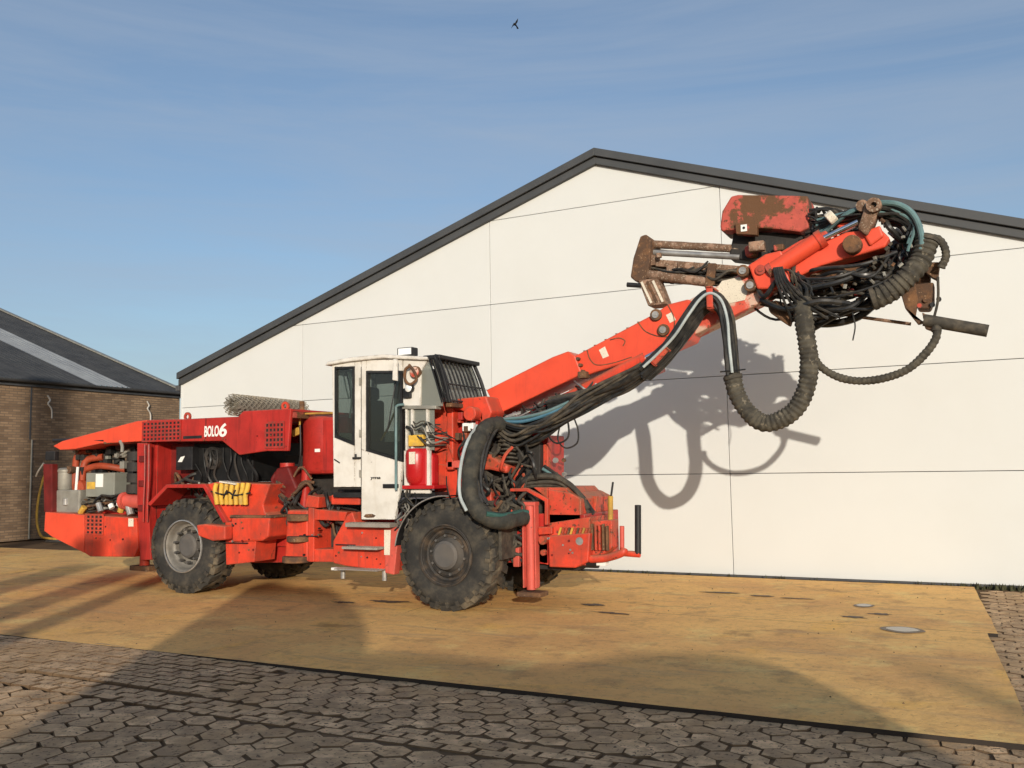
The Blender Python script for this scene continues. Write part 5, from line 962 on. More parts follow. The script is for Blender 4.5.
for v in me.vertices: c0 = v.co.copy(); v.co = (l2[0] + (c0.x - min(xs_)) / (max(xs_) - min(xs_)) * (l2[1] - l2[0]), CN - .012 - c0.z, l2[3] + (c0.y - min(ys_)) / (max(ys_) - min(ys_)) * (l2[4] - l2[3]))
obj('lettering', me, None, cab)
obj('scuff_mark', MB().box((0, -.004, -.008), (.1, .0, .008), Matrix.Translation((.38, CN - .002, 1.78)) @ Matrix.Rotation(.5, 4, 'Y')), 'black', cab)
for k in range(16):
    x = rnd(1.38, 1.62); z = rnd(1.05, 1.42); obj('cab_cable', MB().tube([(x, -1.0, z), (x + rnd(-.08, .08), -1.05, z - .08), (x + rnd(-.1, .1), -1.05, z - .16), (x + rnd(-.05, .1), -.95, z - rnd(.1, .25))], rnd(.007, .014), seg=5), random.choice(['hose', 'steel', 'grey_metal', 'hose_dirty', 'black']), rig, smooth=True)
for k in range(9):
    x = rnd(1.5, 1.8); z = rnd(1.98, 2.25); obj('lamp_cable', MB().tube([(x, CN - .02, z), (x + .08, CN - .07, z + rnd(-.05, .05)), (x + .18, CN - .05, z - rnd(0, .15)), (x + .3, CN + .15, z - rnd(0, .2))], rnd(.006, .012), seg=5), random.choice(['hose', 'black', 'hose_dirty', 'grey_metal']), rig, smooth=True)
ln = rect('beacon'); obj('beacon_arm', MB().tube([(ln[0] + .06, CN - .02, ln[4] + .0), (ln[0] + .05, CN - .04, ln[4] + .07), (ln[0] - .02, CN - .03, ln[4] + .1)], .02, seg=6), 'black', rig)

# ---- front carriage
obj('front_frame', MB().box((.55, -.55, .52), (3.6, .55, 1.1)), 'deep_red', rig, bevel=.01)
obj('frame_cover', MB().box((1.0, -.6, 1.1), (3.0, .7, 1.25)), 'hose_dirty', rig)
fa = MB(); 
for y_ in (-1.12,):
    fa.lathe([(.672, .0), (.688, .0), (.688, .3), (.672, .3)], (2.07, y_, .64), 26, R(85), R(172))
obj('front_fender', fa, 'black', rig)
arc = [(2.07 + .685 * math.cos(R(a)), -1.122, .64 + .685 * math.sin(R(a))) for a in range(84, 175, 8)]
obj('fender_edge', MB().tube(arc, .008, seg=6, sub=2), 'steel', rig, smooth=True)
obj('fender_far', MB().lathe([(.672, .0), (.688, .0), (.688, .5), (.672, .5)], (2.07, .6, .64), 26, R(20), R(172)), 'black', rig)
obj('mud_flap', MB().box((2.72, -1.0, .6), (2.76, -.6, 1.05)), 'hose_dirty', rig)
pz('pedestal_plate', 'ped_plate', .5, 'red'); pz('pedestal_post', 'ped_post', .14, 'red', bevel=.015); pz('pedestal_recess', 'ped_rec', .3, 'deep_red')
pb = pz('pedestal_beam', 'ped_beam', .35, 'red', bevel=.02)
p = PR['ped_cyl'][0]; obj('pivot_cap', MB().cyl((p[0], p[1] - .1, p[2]), (p[0], p[1] + .2, p[2]), .085, seg=26), 'red', pb, smooth=True, bevel=.01)
pz('pedestal_foot', 'ped_foot', .3, 'salmon', bevel=.012); pz('lower_shield', 'ped_low', .12, 'red', bevel=.012); bx('flood_lamp', 'ped_lamp', .1, 'lens', bevel=.012)
pz('pedestal_core', 'ped_dark', .5, 'engine_dark'); pk = pz('pedestal_block', 'ped_block', .5, 'deep_red', bevel=.015); pz('block_edge', 'ped_edge', .1, 'worn_red', pk)
for k in range(10): obj('bolt_head', MB().cyl((2.72 + .11 * (k % 5), -.12, 1.55 + .17 * (k // 5)), (2.72 + .11 * (k % 5), -.09, 1.55 + .17 * (k // 5)), rnd(.02, .035), seg=8), random.choice(['steel', 'rust', 'deep_red']), pk)
pz('swivel_arm', 'ped_red1', .3, 'worn_red', bevel=.03); pz('slew_bracket', 'ped_red2', .25, 'red', bevel=.02)
for k in range(4):
    x = 2.13 + .07 * k; obj('post_rib', MB().box((x, -.70, 1.75), (x + .03, -.6, 2.3)), random.choice(['red', 'worn_red', 'deep_red']), rig, bevel=.006)
x0, x1, y, z0, z1 = rect('jack'); x1 -= .055
jk = obj('front_jack', MB().cyl(((x0 + x1) / 2, y + .075, z0), ((x0 + x1) / 2, y + .075, z1 - .03), (x1 - x0) / 2 - .025, seg=24).box((x0, y + .07, z0 + .03), (x1, y + .13, z1)), 'salmon', rig, smooth=True)
obj('jack_flange', MB().box((x0 - .006, y + .02, z1 - .035), (x1 + .006, y + .14, z1 + .01)).box((x0 - .004, y + .02, z0 + .02), (x0 + .014, y + .1, z1 - .03)).box((x1 - .014, y + .02, z0 + .02), (x1 + .004, y + .1, z1 - .03)), 'salmon', jk, bevel=.005)
q = rect('jack_plate'); obj('jack_foot', MB().box((q[0] + .02, q[2] + .02, q[3] - .005), (q[1] - .02, q[2] + .26, q[3] + .05)), 'rust', jk, bevel=.012)
pz('jack_guide', 'jack_small', .06, 'salmon'); pz('bent_guard', 'bent', .05, 'red', bevel=.006)
fbx = pz('front_box', 'front_box', 1.0, 'worn_red', bevel=.012); pz('box_lid', 'front_box_top', .9, 'worn_red', fbx, off=.03)
dk = pz('front_deck', 'front_deck', .8, 'worn_red'); 
x0, x1, y, z0, z1 = rect('front_deck')
for k in range(11): obj('deck_slat', MB().box((0, -.02, -.015), (.022, .01, .09), Matrix.Translation((x0 + .12 + k * .036, y, z0 + .02)) @ Matrix.Rotation(.35, 4, 'Y')), random.choice(['yellow_rust', 'worn_red', 'rust']), dk)
fc = pz('front_chassis', 'front_chassis', .9, 'red', bevel=.014); pz('jack_arm', 'front_arm', .25, 'red', bevel=.008); pz('chassis_side', 'front_side', .9, 'red')
p = rect('front_chassis'); obj('oval_hole', MB().cyl((p[1] - .13, p[2] - .006, 1.0 - .2), (p[1] - .13, p[2] + .01, 1.0 - .2), .045, seg=18), 'steel', fc)
obj('side_tube', MB().cyl((p[0] - .06, p[2] + .05, .8), (p[0] - .06, p[2] - .03, .8), .05, seg=16).cyl((p[0] - .06, p[2] + .03, .66), (p[0] - .06, p[2] - .02, .66), .035, seg=14), 'worn_red', rig, smooth=True)
bp_ = pz('bumper', 'bumper', .22, 'worn_red', bevel=.012)
x0, x1, y, z0, z1 = rect('bumper_slats')
for k in range(5): obj('bumper_slat', MB().box((x0 + k * (x1 - x0) / 5, y - .03, z0), (x0 + (k + .55) * (x1 - x0) / 5, y + .02, z1 - .02 * k % .03)), random.choice(['rust', 'yellow_rust', 'worn_red', 'rust']), bp_, bevel=.004)
obj('under_drum', MB().cyl((x0 - .12, y + .05, z0 - .14), (x0 + .05, y + .05, z0 - .14), .07, seg=14), 'black', rig, smooth=True)
obj('white_shim', MB().box((x0 + .02, y, z0 - .17), (x0 + .16, y + .1, z0 - .13)), 'white', rig)
obj('tray_bar', MB().tube(pts('tray'), .045, seg=10), 'red', rig, smooth=True); obj('tray_bar', MB().tube(pts('tray2'), .035, seg=10), 'red', rig, smooth=True)
def post(part, r_, mt, nm): a = PR[part]; return obj(nm, MB().cyl(a[0], a[1], r_, seg=14), mt, rig, smooth=True, bevel=.006)
post('post_black', .036, 'black', 'rubber_post'); post('post_pink', .027, 'salmon', 'short_post'); post('post_yellow', .03, 'yellow_rust', 'yellow_post'); post('post_rod', .012, 'black', 'antenna')
pz('red_stake', 'post_red', .08, 'worn_red'); obj('front_belly', MB().box((2.9, -.45, .45), (3.45, .5, .6)), 'engine_dark', rig)

# ---- boom
bm = pz('boom', 'boom_main', .36, 'red_boom', bevel=.02)
bc = pz('boom_cover', 'boom_cover', .48, 'red_boom', bevel=.015)
def patch(nm, poly, mt, par_, off, th=.008): return obj(nm, MB().prism([(x, y + off, z) for x, y, z in poly], th), mt, par_)
def bseam(a, b, w_, par_, off=-.004, mt='rust'):
    a, b = Vector(a), Vector(b); d = (b - a).normalized(); n_ = Vector((-d.z, 0, d.x)) * w_; obj('weld_seam', MB().prism([a - n_, b - n_, b + n_, a + n_], .01, off), mt, par_)
inn_ = pz('inner_boom', 'boom_inner', .28, 'worn_white', bevel=.018); 
obj('worn_patch', MB().prism(PR['boom_white'], .01, -.004), 'decal', inn_)
for i in range(4):
    p = PR['bolt%d' % i][0]
    bo = obj('pivot_bolt', MB().cyl((p[0], p[1] - .02, p[2]), (p[0], p[1] + .1, p[2]), .068, seg=22), 'rust', bm if i < 2 else inn_, smooth=True, bevel=.008)
    obj('bolt_face', MB().cyl((p[0], p[1] - .034, p[2]), (p[0], p[1] - .018, p[2]), .04, seg=18).cyl((p[0], p[1] - .044, p[2]), (p[0], p[1] - .03, p[2]), .016, seg=10), 'steel', bm if i < 2 else inn_, smooth=True)
pz('boom_label', 'boom_label', .006, 'decal', bm, 0, -.003); pz('boom_label', 'boom_label2', .006, 'decal', bm, 0, -.003)
cy = PR['boom_cyl']; obj('lift_cylinder', MB().cyl(cy[0], cy[1], .075, seg=20), 'red', rig, smooth=True)
d_ = (Vector(cy[1]) - Vector(cy[0])).normalized(); obj('cylinder_rod', MB().cyl(cy[1], Vector(cy[1]) + d_ * .35, .04, seg=14), 'chrome', rig, smooth=True)
obj('boom_keel', MB().prism([(2.5, -.2, 2.28), (3.5, -.2, 2.62), (4.4, -.2, 2.86), (4.4, -.2, 2.74), (3.4, -.2, 2.4), (2.8, -.2, 2.0)], .3), 'deep_red', rig)
bt = PR['boom_main']
for k in range(6):
    t = k / 5; a = Vector(bt[1]).lerp(Vector(bt[2]), .1 + .85 * t); obj('top_tab', MB().box((a.x - .02, a.y + .08, a.z - .02), (a.x + .03, a.y + .2, a.z + .025)), 'rust', bm)
b0 = Vector(PR['boom_cover'][4]); obj('cover_hinge', MB().box((b0.x - .05, b0.y - .02, b0.z - .05), (b0.x + .06, b0.y + .1, b0.z + .03)), 'rust', bc, bevel=.01)
for t in (.15, .5, .85):
    a = Vector(PR['boom_cover'][3]).lerp(b0, t); obj('cover_screw', MB().cyl((a.x + .02, a.y - .01, a.z), (a.x + .02, a.y + .05, a.z), .02, seg=8), 'rust', bc)
# boom head: bracket, cylinder, link and knuckle
hb = pz('head_bracket', 'head_bracket', .34, 'red_boom', bevel=.02)
p = PR['head_pin'][0]; obj('head_pin', MB().cyl((p[0], p[1] - .03, p[2]), (p[0], p[1] + .05, p[2]), .055, seg=20).cyl((p[0], p[1] - .04, p[2]), (p[0], p[1], p[2]), .025, seg=12), 'red', hb, smooth=True)
a, b = map(Vector, PR['head_cyl']); d_ = (b - a).normalized()
hc = obj('tilt_cylinder', MB().cyl(a - d_ * .05, b, .088, seg=26), 'red_boom', rig, smooth=True)
obj('cylinder_collar', MB().cyl(b - d_ * .05, b + d_ * .02, .098, seg=26), 'red', hc, smooth=True); obj('cylinder_collar', MB().cyl(a - d_ * .09, a - d_ * .03, .094, seg=26), 'rusty_red', hc, smooth=True)
a, b = map(Vector, PR['head_rod']); obj('tilt_rod', MB().cyl(a, b, .03, seg=16), 'chrome', hc, smooth=True)
hl = pz('head_link', 'head_link', .3, 'red_boom', bevel=.02); pz('head_guard', 'head_link_top', .2, 'red', bevel=.015)
pz('knuckle', 'knuckle', .22, 'rust_pink', bevel=.03); pz('knuckle_block', 'knuckle_red', .3, 'red_boom', bevel=.02); pz('upper_block', 'knuckle_red2', .2, 'red_boom', bevel=.02)
p = PR['knuckle'][2]; obj('knuckle_eye', MB().lathe([(.03, -.05), (.075, -.05), (.075, .22), (.03, .22), (.03, -.05)], (p[0], p[1], p[2] - .03), 22), 'rust_pink', rig, smooth=True)
obj('knuckle_eye', MB().lathe([(.0, -.02), (.06, -.02), (.06, .18), (.0, .18)], (p[0] - .12, p[1] + .05, p[2] + .0), 20), 'rust_pink', rig, smooth=True)
p = PR['knuckle_pin'][0]; obj('link_pin', MB().cyl((p[0], p[1] - .02, p[2]), (p[0], p[1] + .2, p[2]), .095, seg=24), 'rust', rig, smooth=True, bevel=.012)
obj('pale_lug', MB().cyl((PR['knuckle_red2'][0][0] - .03, -.25, PR['knuckle_red2'][0][2]), (PR['knuckle_red2'][0][0] + .04, -.25, PR['knuckle_red2'][0][2] + .05), .07, seg=12), 'decal', rig, bevel=.01)

# ---- drill feed
fd = obj('feed_beam', MB().tube(pts('feed_rail'), .06, seg=4, sub=2), 'rust', rig)
obj('upper_rail', MB().tube(pts('feed_top'), .05, seg=10, sub=8, wob=.12), 'rust_pink', fd, smooth=True); obj('feed_rod', MB().tube(pts('feed_rod'), .038, seg=10, sub=8), 'steel', fd, smooth=True)
a, b = PR['feed_mid']; 
obj('middle_rail', MB().prism([(a[0], a[1], a[2] - .045), (b[0], b[1], b[2] - .045), (b[0], b[1], b[2] + .045), (a[0], a[1], a[2] + .045)], .12), 'rust_pink', fd, bevel=.012)
obj('lower_tube', MB().tube(pts('feed_low', 0, 0, -.02), .058, seg=12, sub=8, wob=.1), 'rust_pink', fd, smooth=True)
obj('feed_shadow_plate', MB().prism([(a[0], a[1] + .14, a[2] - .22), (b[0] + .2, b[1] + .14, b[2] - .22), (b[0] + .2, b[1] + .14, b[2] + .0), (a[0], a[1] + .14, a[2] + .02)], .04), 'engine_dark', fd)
fa_, fb_ = Vector(PR['feed_top'][0]), Vector(PR['feed_top'][1])
for dy, dz, r_, mt in ((.12, .05, .02, 'rust'), (-.03, -.075, .014, 'engine_dark'), (.05, -.27, .016, 'engine_dark'), (-.06, -.30, .013, 'hose_dirty'), (.0, -.34, .02, 'hose'), (-.1, -.37, .016, 'hose')):
    obj('thin_rail', MB().tube([fa_ + Vector((.02, dy, dz)), fa_.lerp(fb_, .5) + Vector((0, dy, dz - .012 - (.05 if dz < -.26 else 0))), fb_ + Vector((0 if dz > -.26 else -.25, dy, dz - (0 if dz > -.26 else .02)))], r_, seg=8, sub=6, wob=.1), mt, fd, smooth=True)
for k in range(4):
    p_ = fa_.lerp(fb_, .06 + .11 * k) + Vector((0, rnd(-.14, -.02), rnd(-.36, .02))); s_ = rnd(.025, .06); obj('feed_lug', MB().box(p_ - Vector((s_, .03, s_)), p_ + Vector((s_, .03, s_ * rnd(.6, 1.6)))), random.choice(['rust', 'rust_pink', 'engine_dark', 'rust']), fd, bevel=.008)
for k in range(30):
    p_ = fa_.lerp(fb_, rnd(.12, .72)) + Vector((0, rnd(-.14, .1), rnd(-.42, -.30))); obj('feed_hose', MB().tube([p_, p_ + Vector((.12, -.03, rnd(-.08, .0))), p_ + Vector((.28, -.02, rnd(-.1, .03))), p_ + Vector((.42, .05, rnd(-.05, .08)))], rnd(.009, .018), seg=6), random.choice(['hose', 'hose_dirty', 'engine_dark']), fd, smooth=True)
for k in range(18):
    p_ = Vector((rnd(5.5, 7.0), rnd(-.1, .15), rnd(3.6, 4.1))); s_ = rnd(.03, .09); obj('drill_lug', MB().box(p_ - Vector((s_, .05, s_ * .6)), p_ + Vector((s_, .05, s_ * .7)), Matrix.Identity(4)), random.choice(['rust', 'rust_pink', 'engine_dark', 'rusty_red']), rig, bevel=.012)
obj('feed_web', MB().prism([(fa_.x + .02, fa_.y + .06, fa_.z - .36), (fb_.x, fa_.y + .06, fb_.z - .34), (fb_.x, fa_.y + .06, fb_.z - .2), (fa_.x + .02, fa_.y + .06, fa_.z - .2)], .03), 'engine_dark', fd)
pz('feed_end_plate', 'feed_end', .4, 'rust', bevel=.02); pz('feed_strap', 'feed_strap', .05, 'rust'); ft = pz('feed_foot', 'feed_foot', .25, 'rust_pink', bevel=.012)
fo = PR['feed_foot']
for t in (.2, .5, .8):
    a = Vector(fo[0]).lerp(Vector(fo[1]), t); b = Vector(fo[3]).lerp(Vector(fo[2]), t); bseam((a.x, a.y, a.z - .03), (b.x, b.y, b.z + .03), .014, ft, -.015, 'rust' if t == .5 else 'decal')
obj('feed_pin', MB().cyl((PR['feed_end'][6][0] - .02, .0, PR['feed_end'][6][2] - .1), (PR['feed_end'][6][0] + .15, .0, PR['feed_end'][6][2] - .13), .03, seg=10), 'black', fd)
rb = pz('rusty_cover', 'rust_box', .45, 'rusty_red', bevel=.02); pz('sticker_bracket', 'rust_bracket', .1, 'rusty_red'); bx('sticker', 'sticker', .006, 'white', rb, 0, -.006)
sx_ = rect('sticker'); obj('sticker_dot', MB().cyl(((sx_[0] + sx_[1]) / 2, sx_[2] - .009, (sx_[3] + sx_[4]) / 2), ((sx_[0] + sx_[1]) / 2, sx_[2] - .004, (sx_[3] + sx_[4]) / 2), .016, seg=14), 'black', rb)
pz('feed_carriage', 'carriage', .3, 'engine_dark', bevel=.02); pz('carriage_lug', 'carriage_rust', .12, 'rusty_red', bevel=.02)
obj('drill_motor', MB().box((6.0, .08, 3.55), (7.05, .3, 3.95)), 'rust', rig, bevel=.04)
obj('drill_body', MB().cyl((5.5, .05, 3.72), (7.3, .05, 3.60), .12, seg=16), 'rust', rig, smooth=True)
pz('end_plate', 'end_plate', .12, 'rust', bevel=.008); pz('end_bracket', 'end_bracket', .1, 'rust', bevel=.008); pz('end_motor', 'end_motor', .25, 'rust', bevel=.02)
a, b = map(Vector, PR['end_bar']); obj('end_bar', MB().cyl(a, b, .062, seg=18), 'hose_dirty', rig, smooth=True)
pz('end_clamp', 'end_clamp', .12, 'rust_pink', bevel=.015); obj('end_cable', MB().tube(pts('end_cable'), .014, seg=6), 'hose_dirty', rig, smooth=True)
em = rect('end_motor')
for k in range(4): obj('motor_bolt', MB().cyl((em[0] + .05 + .06 * k, em[2] - .03, em[3] + .04 + .05 * (k % 2)), (em[0] + .05 + .06 * k, em[2] + .02, em[3] + .04 + .05 * (k % 2)), .025, seg=8), random.choice(['red', 'rust', 'steel', 'black']), rig)
pz('lump_cover', 'lump', .16, 'rust', bevel=.025); obj('drill_rod', MB().tube(pts('drill_rod'), .018, seg=8), 'rust_pink', rig, smooth=True)

# ---- hoses
def bundle(path, n, spread, rr, mats_, nm='hose', jit=.03, sub=5):
    for k in range(n):
        t = 2 * math.pi * k / n + rnd(-.3, .3); q = spread * math.sqrt(rnd(.15, 1)); off = Vector((q * math.cos(t) * .4, q * math.cos(t + .6), q * math.sin(t)))
        P = [Vector(p) + off + Vector((rnd(-jit, jit), rnd(-jit, jit), rnd(-jit, jit))) * (0 if i in (0, len(path) - 1) else 1) for i, p in enumerate(path)]
        obj(nm, MB().tube(P, rnd(*rr), seg=7, sub=sub), random.choice(mats_), rig, smooth=True)
obj('guard_hose', MB().tube(pts('loop_main'), .097, seg=18, sub=10, corr=(.052, .10)), 'spiral', rig, smooth=True)
bundle(pts('loop_black'), 15, .10, (.024, .034), ['hose', 'hose', 'hose', 'hose', 'hose_dirty'], jit=.012)
for dy, dz, mt in ((-.11, .045, 'pale_hose_and_glint'),): obj('pale_hose_and_glint', MB().tube(pts('loop_black', 0.02, dy, dz), .016, seg=9), mt, rig, smooth=True)  # pale tube drawn as the highlight stripe along the black bundle
bundle(pts('loop_black2'), 12, .075, (.02, .03), ['hose', 'hose', 'hose', 'hose_dirty'], jit=.018)
obj('guard_hose', MB().tube(pts('loop2'), .043, seg=14, sub=10, corr=(.045, .12)), 'spiral', rig, smooth=True)
sl_ = obj('hose_sleeve', MB().tube(pts('big_sleeve'), .094, seg=22, sub=22, wob=.13), 'sleeve', rig, smooth=True)
ps = pts('big_sleeve'); obj('pale_hose_and_glint', MB().tube([(p[0] - (.10 if i < 6 else .02), p[1] - .06, p[2] + (.02 if i < 3 else -.02)) for i, p in enumerate(ps[1:6])], .02, seg=8), 'pale_hose_and_glint', rig, smooth=True)  # silver-grey tube standing for the highlight along the sleeve's outer edge
obj('green_hose', MB().tube([(p[0], p[1] - .09, p[2] + .06) for p in ps[6:]] + [(ps[-1][0] + .05, ps[-1][1], ps[-1][2] + .05)], .032, seg=9), 'green_hose', rig, smooth=True)
bundle([(p[0] + .06, p[1] + .08, p[2] + .03) for p in ps[:6]], 6, .06, (.016, .026), ['hose', 'hose_dirty'], jit=.02)
obj('coil_guard', MB().tube(pts('coil'), .115, seg=18, sub=12, corr=(.06, .12)), 'spiral', rig, smooth=True)
for k, (mt, r_) in enumerate((('teal', .03), ('hose', .026), ('pale_hose_and_glint', .02), ('hose', .024), ('hose', .024), ('teal', .018), ('hose', .02), ('hose', .022))):
    P = pts('teal_arc'); c_ = Vector(P[0]) * .5 + Vector(P[-1]) * .5; s_ = 1 - .085 * k
    obj('arc_hose', MB().tube([c_ + (Vector(p) - c_) * s_ + Vector((0, .035 * k, 0)) for p in P], r_, seg=9), mt, rig, smooth=True)
obj('guard_hose', MB().tube(pts('right_loop'), .042, seg=12, sub=10, corr=(.04, .12)), 'spiral', rig, smooth=True)
# dark tangle behind the head
th = PR['tangle_head']
def inside(n_, poly):
    out = []; xs_ = [p[0] for p in poly]; zs = [p[2] for p in poly]
    while len(out) < n_:
        x, z = rnd(min(xs_), max(xs_)), rnd(min(zs), max(zs)); c_ = False
        for i in range(len(poly)):
            a, b = poly[i], poly[i - 1]
            if (a[2] > z) != (b[2] > z) and x < (b[0] - a[0]) * (z - a[2]) / (b[2] - a[2]) + a[0]: c_ = not c_
        if c_: out.append((x, z))
    return out
tg = PR['tangle_box']; qq = inside(120, tg)
for k in range(44):
    (x, z) = qq[k]; (x2, z2) = qq[60 + k]; y = rnd(-.05, .3)
    obj('hose', MB().tube([(x, y, z), (x * .65 + x2 * .35, y - .05, z * .65 + z2 * .35 + rnd(-.03, .06)), (x * .3 + x2 * .7, y - .05, z * .3 + z2 * .7 + rnd(-.03, .06)), (x2, y, z2)], rnd(.01, .024), seg=6), random.choice(['hose', 'hose', 'hose', 'hose_dirty', 'engine_dark']), rig, smooth=True)
tg2 = PR['tangle_low']; qq = inside(120, tg2)
for k in range(40):
    (x, z) = qq[k]; s_ = rnd(.02, .06); y = rnd(-.15, .2); obj('drill_casting', MB().box((x - s_ * 1.4, y, z - s_ * .7), (x + s_ * 1.4, y + .06, z + s_ * .7)) if k % 2 else MB().cyl((x - s_, y, z), (x + s_, y, z + rnd(-.03, .03)), s_ * .7, seg=10), random.choice(['rust', 'rust_pink', 'engine_dark', 'rust', 'maroon']), rig, bevel=.008)
pp = inside(240, th)
for k in range(60):
    (x, z) = pp[k]; q = sorted(pp[60:], key=lambda e: (e[0] - x) ** 2 + (e[1] - z) ** 2)[25 + (k * 7) % 40]; m1 = ((x + q[0]) / 2 + rnd(-.12, .12), (z + q[1]) / 2 + rnd(-.12, .02)); y = rnd(-.32, .25)
    obj('hose', MB().tube([(x, y + .15, z), (x * .6 + m1[0] * .4, y, z * .6 + m1[1] * .4), (m1[0], y - .04, m1[1]), (q[0], y + .1, q[1])], rnd(.012, .032), seg=7), random.choice(['hose', 'hose', 'hose_dirty', 'hose_dirty', 'hose_dirty', 'rust', 'hose']), rig, smooth=True)
hx = PR['coil'][3]
for k in range(26):                                     # sagging hoses from the carriage to the drill end
    x = 5.35 + rnd(0, 1.3); x2 = min(7.0, x + rnd(.4, 1.2)); z = 3.45 + rnd(-.12, .25); y = rnd(-.4, .1)
    obj('hose', MB().tube([(x, y + .1, z + rnd(-.05, .1)), (x * .7 + x2 * .3, y, z - rnd(.0, .16)), (x * .3 + x2 * .7, y - .05, z - rnd(.0, .18)), (x2, y + .1, z - rnd(-.12, .1))], rnd(.013, .03), seg=7), random.choice(['hose', 'hose', 'hose_dirty', 'hose']), rig, smooth=True)
lb = PR['loop_main'][0]
for k in range(14):                                     # bunch that feeds the guarded loop
    obj('hose', MB().tube([(lb[0] + rnd(-.08, .08), lb[1] + rnd(-.05, .05), lb[2] - .1), (lb[0] + rnd(-.12, .1), lb[1] + rnd(-.08, .05), lb[2] + .1), (lb[0] + rnd(-.35, .1), lb[1] + rnd(-.1, .1), lb[2] + rnd(.2, .35)), (lb[0] - rnd(.0, .5), lb[1] + .1, lb[2] + rnd(.35, .6))], rnd(.01, .024), seg=6), random.choice(['hose', 'hose', 'hose_dirty']), rig, smooth=True)
for k in range(8):                                      # loose rings of hose under the head
    c_ = Vector((5.95 + rnd(-.1, .35), -.35 + rnd(-.05, .05), 3.42 + rnd(-.08, .1))); r_ = rnd(.06, .16)
    obj('hose', MB().tube([c_ + Vector((r_ * math.cos(t) * 1.3, .03 * t, r_ * math.sin(t))) for t in [j * .7 for j in range(9)]], rnd(.009, .016), seg=6), 'hose', rig, smooth=True)
for z_, x_, dx_ in ((3.30, 5.75, 1.1), (3.22, 6.0, .8)):
    obj('hose', MB().tube([(x_, .1, z_), (x_ + dx_ * .3, .08, z_ - .07), (x_ + dx_ * .7, .05, z_ - .03), (x_ + dx_, .1, z_ + .16)], .042, seg=9), 'hose', rig, smooth=True)
obj('stay_rod', MB().tube([(6.0, -.1, 3.02), (6.35, -.1, 3.2), (6.7, -.1, 3.3)], .035, seg=8), 'black', rig, smooth=True)
for x_, z_, l_ in ((6.55, 3.2, .3),): obj('loose_end', MB().tube([(x_, -.3, z_), (x_ + .02, -.3, z_ - l_ * .5), (x_ - .01, -.3, z_ - l_)], .008, seg=5), 'hose', rig)
for k in range(5):
    a = Vector(PR['head_cyl'][0]); obj('hose', MB().tube([a + Vector((.02 * k, -.12, -.02)), a + Vector((.03 + .03 * k, -.14, -.2)), a + Vector((.1 + .06 * k, -.1, -.42)), a + Vector((.15 + .12 * k, 0, -.6))], .014, seg=6), 'hose', rig, smooth=True)
for k in range(24):                                     # hoses from the arc into the knuckle and the cover
    a = Vector(PR['teal_arc'][1]); obj('hose', MB().tube([a + Vector((-.55 - rnd(0, .15), .25, rnd(-.2, -.02))), a + Vector((-.3, .15 + rnd(-.1, .1), rnd(-.1, .02))), a + Vector((0, rnd(0, .15), rnd(-.12, .0))), a + Vector((.3, rnd(0, .1), rnd(-.3, -.12))), a + Vector((.38 + rnd(-.15, .02), rnd(0, .1), rnd(-.6, -.3)))], rnd(.01, .02), seg=6), random.choice(['hose', 'hose', 'hose', 'teal']), rig, smooth=True)
# under the boom cover
bundle(pts('sag1') + [PR['loop_black2'][2], PR['loop_black2'][1]], 9, .06, (.014, .024), ['hose', 'hose', 'hose', 'hose_dirty'], jit=.03); bundle(pts('sag2') + [PR['loop_black2'][0]], 12, .09, (.012, .024), ['hose', 'hose', 'hose_dirty'], jit=.05)
bundle(pts('sag_teal'), 3, .03, (.018, .022), ['teal', 'blue_hose', 'teal'], jit=.012)
for k in range(26):
    x = rnd(2.4, 3.5); z = 2.24 + (x - 2.4) * .35 + rnd(-.12, .06)
    obj('hose', MB().tube([(x, -.3, z), (x + .1, -.42, z - rnd(.02, .12)), (x + rnd(.15, .3), -.42, z - rnd(0, .14)), (x + rnd(.3, .5), -.3, z + rnd(-.02, .14))], rnd(.008, .02), seg=6), random.choice(['hose', 'hose', 'hose_dirty', 'steel', 'hose']), rig, smooth=True)
obj('dangling_cable', MB().tube(pts('dangle'), .01, seg=6), 'hose', rig, smooth=True); obj('dangling_cable', MB().tube(pts('dangle', -.12, 0, .06), .012, seg=6), 'hose', rig, smooth=True)
bundle(pts('over1'), 6, .05, (.022, .034), ['hose', 'hose', 'hose_dirty'], jit=.02); bundle(pts('over2'), 5, .05, (.02, .03), ['hose', 'hose_dirty', 'teal'], jit=.02)
for k in range(40):                                     # hydraulics between pedestal and front box
    x = rnd(2.15, 2.95); z = rnd(1.1, 1.95); y = rnd(-.62, -.3)
    obj('hydraulic_hose', MB().tube([(x, y, z), (x + rnd(-.12, .12), y - .08, z - .1), (x + rnd(-.15, .15), y - .06, z - rnd(.15, .3)), (x + rnd(-.2, .25), y + .05, z - rnd(.25, .45))], rnd(.01, .026), seg=6), random.choice(['hose', 'hose', 'hose', 'hose_dirty', 'hose_dirty', 'worn_red']), rig, smooth=True)
for k in range(7):
    z = 2.0 - k * .05; obj('bellows_ring', MB().lathe([(.05, -.02), (.10, -.01), (.10, .01), (.05, .02)], (0, 0, 0), 18), 'hose_dirty', rig, smooth=True).matrix_local = Matrix.Translation((2.52 + .015 * k, -.42, z)) @ Matrix.Rotation(R(80), 4, 'X')
for k in range(34):                                     # pipework round the jack and behind the sleeve
    x = rnd(2.5, 2.78); z = rnd(.8, 1.35); y = rnd(-.66, -.5)
    obj('hydraulic_hose', MB().tube([(x, y, z), (x + rnd(-.1, .1), y - .05, z - .08), (x + rnd(-.12, .12), y - .04, z - rnd(.1, .2)), (x + rnd(-.2, .2), y + .05, z - rnd(.15, .3))], rnd(.01, .024), seg=6), random.choice(['hose', 'hose', 'hose_dirty', 'rust', 'maroon']), rig, smooth=True)
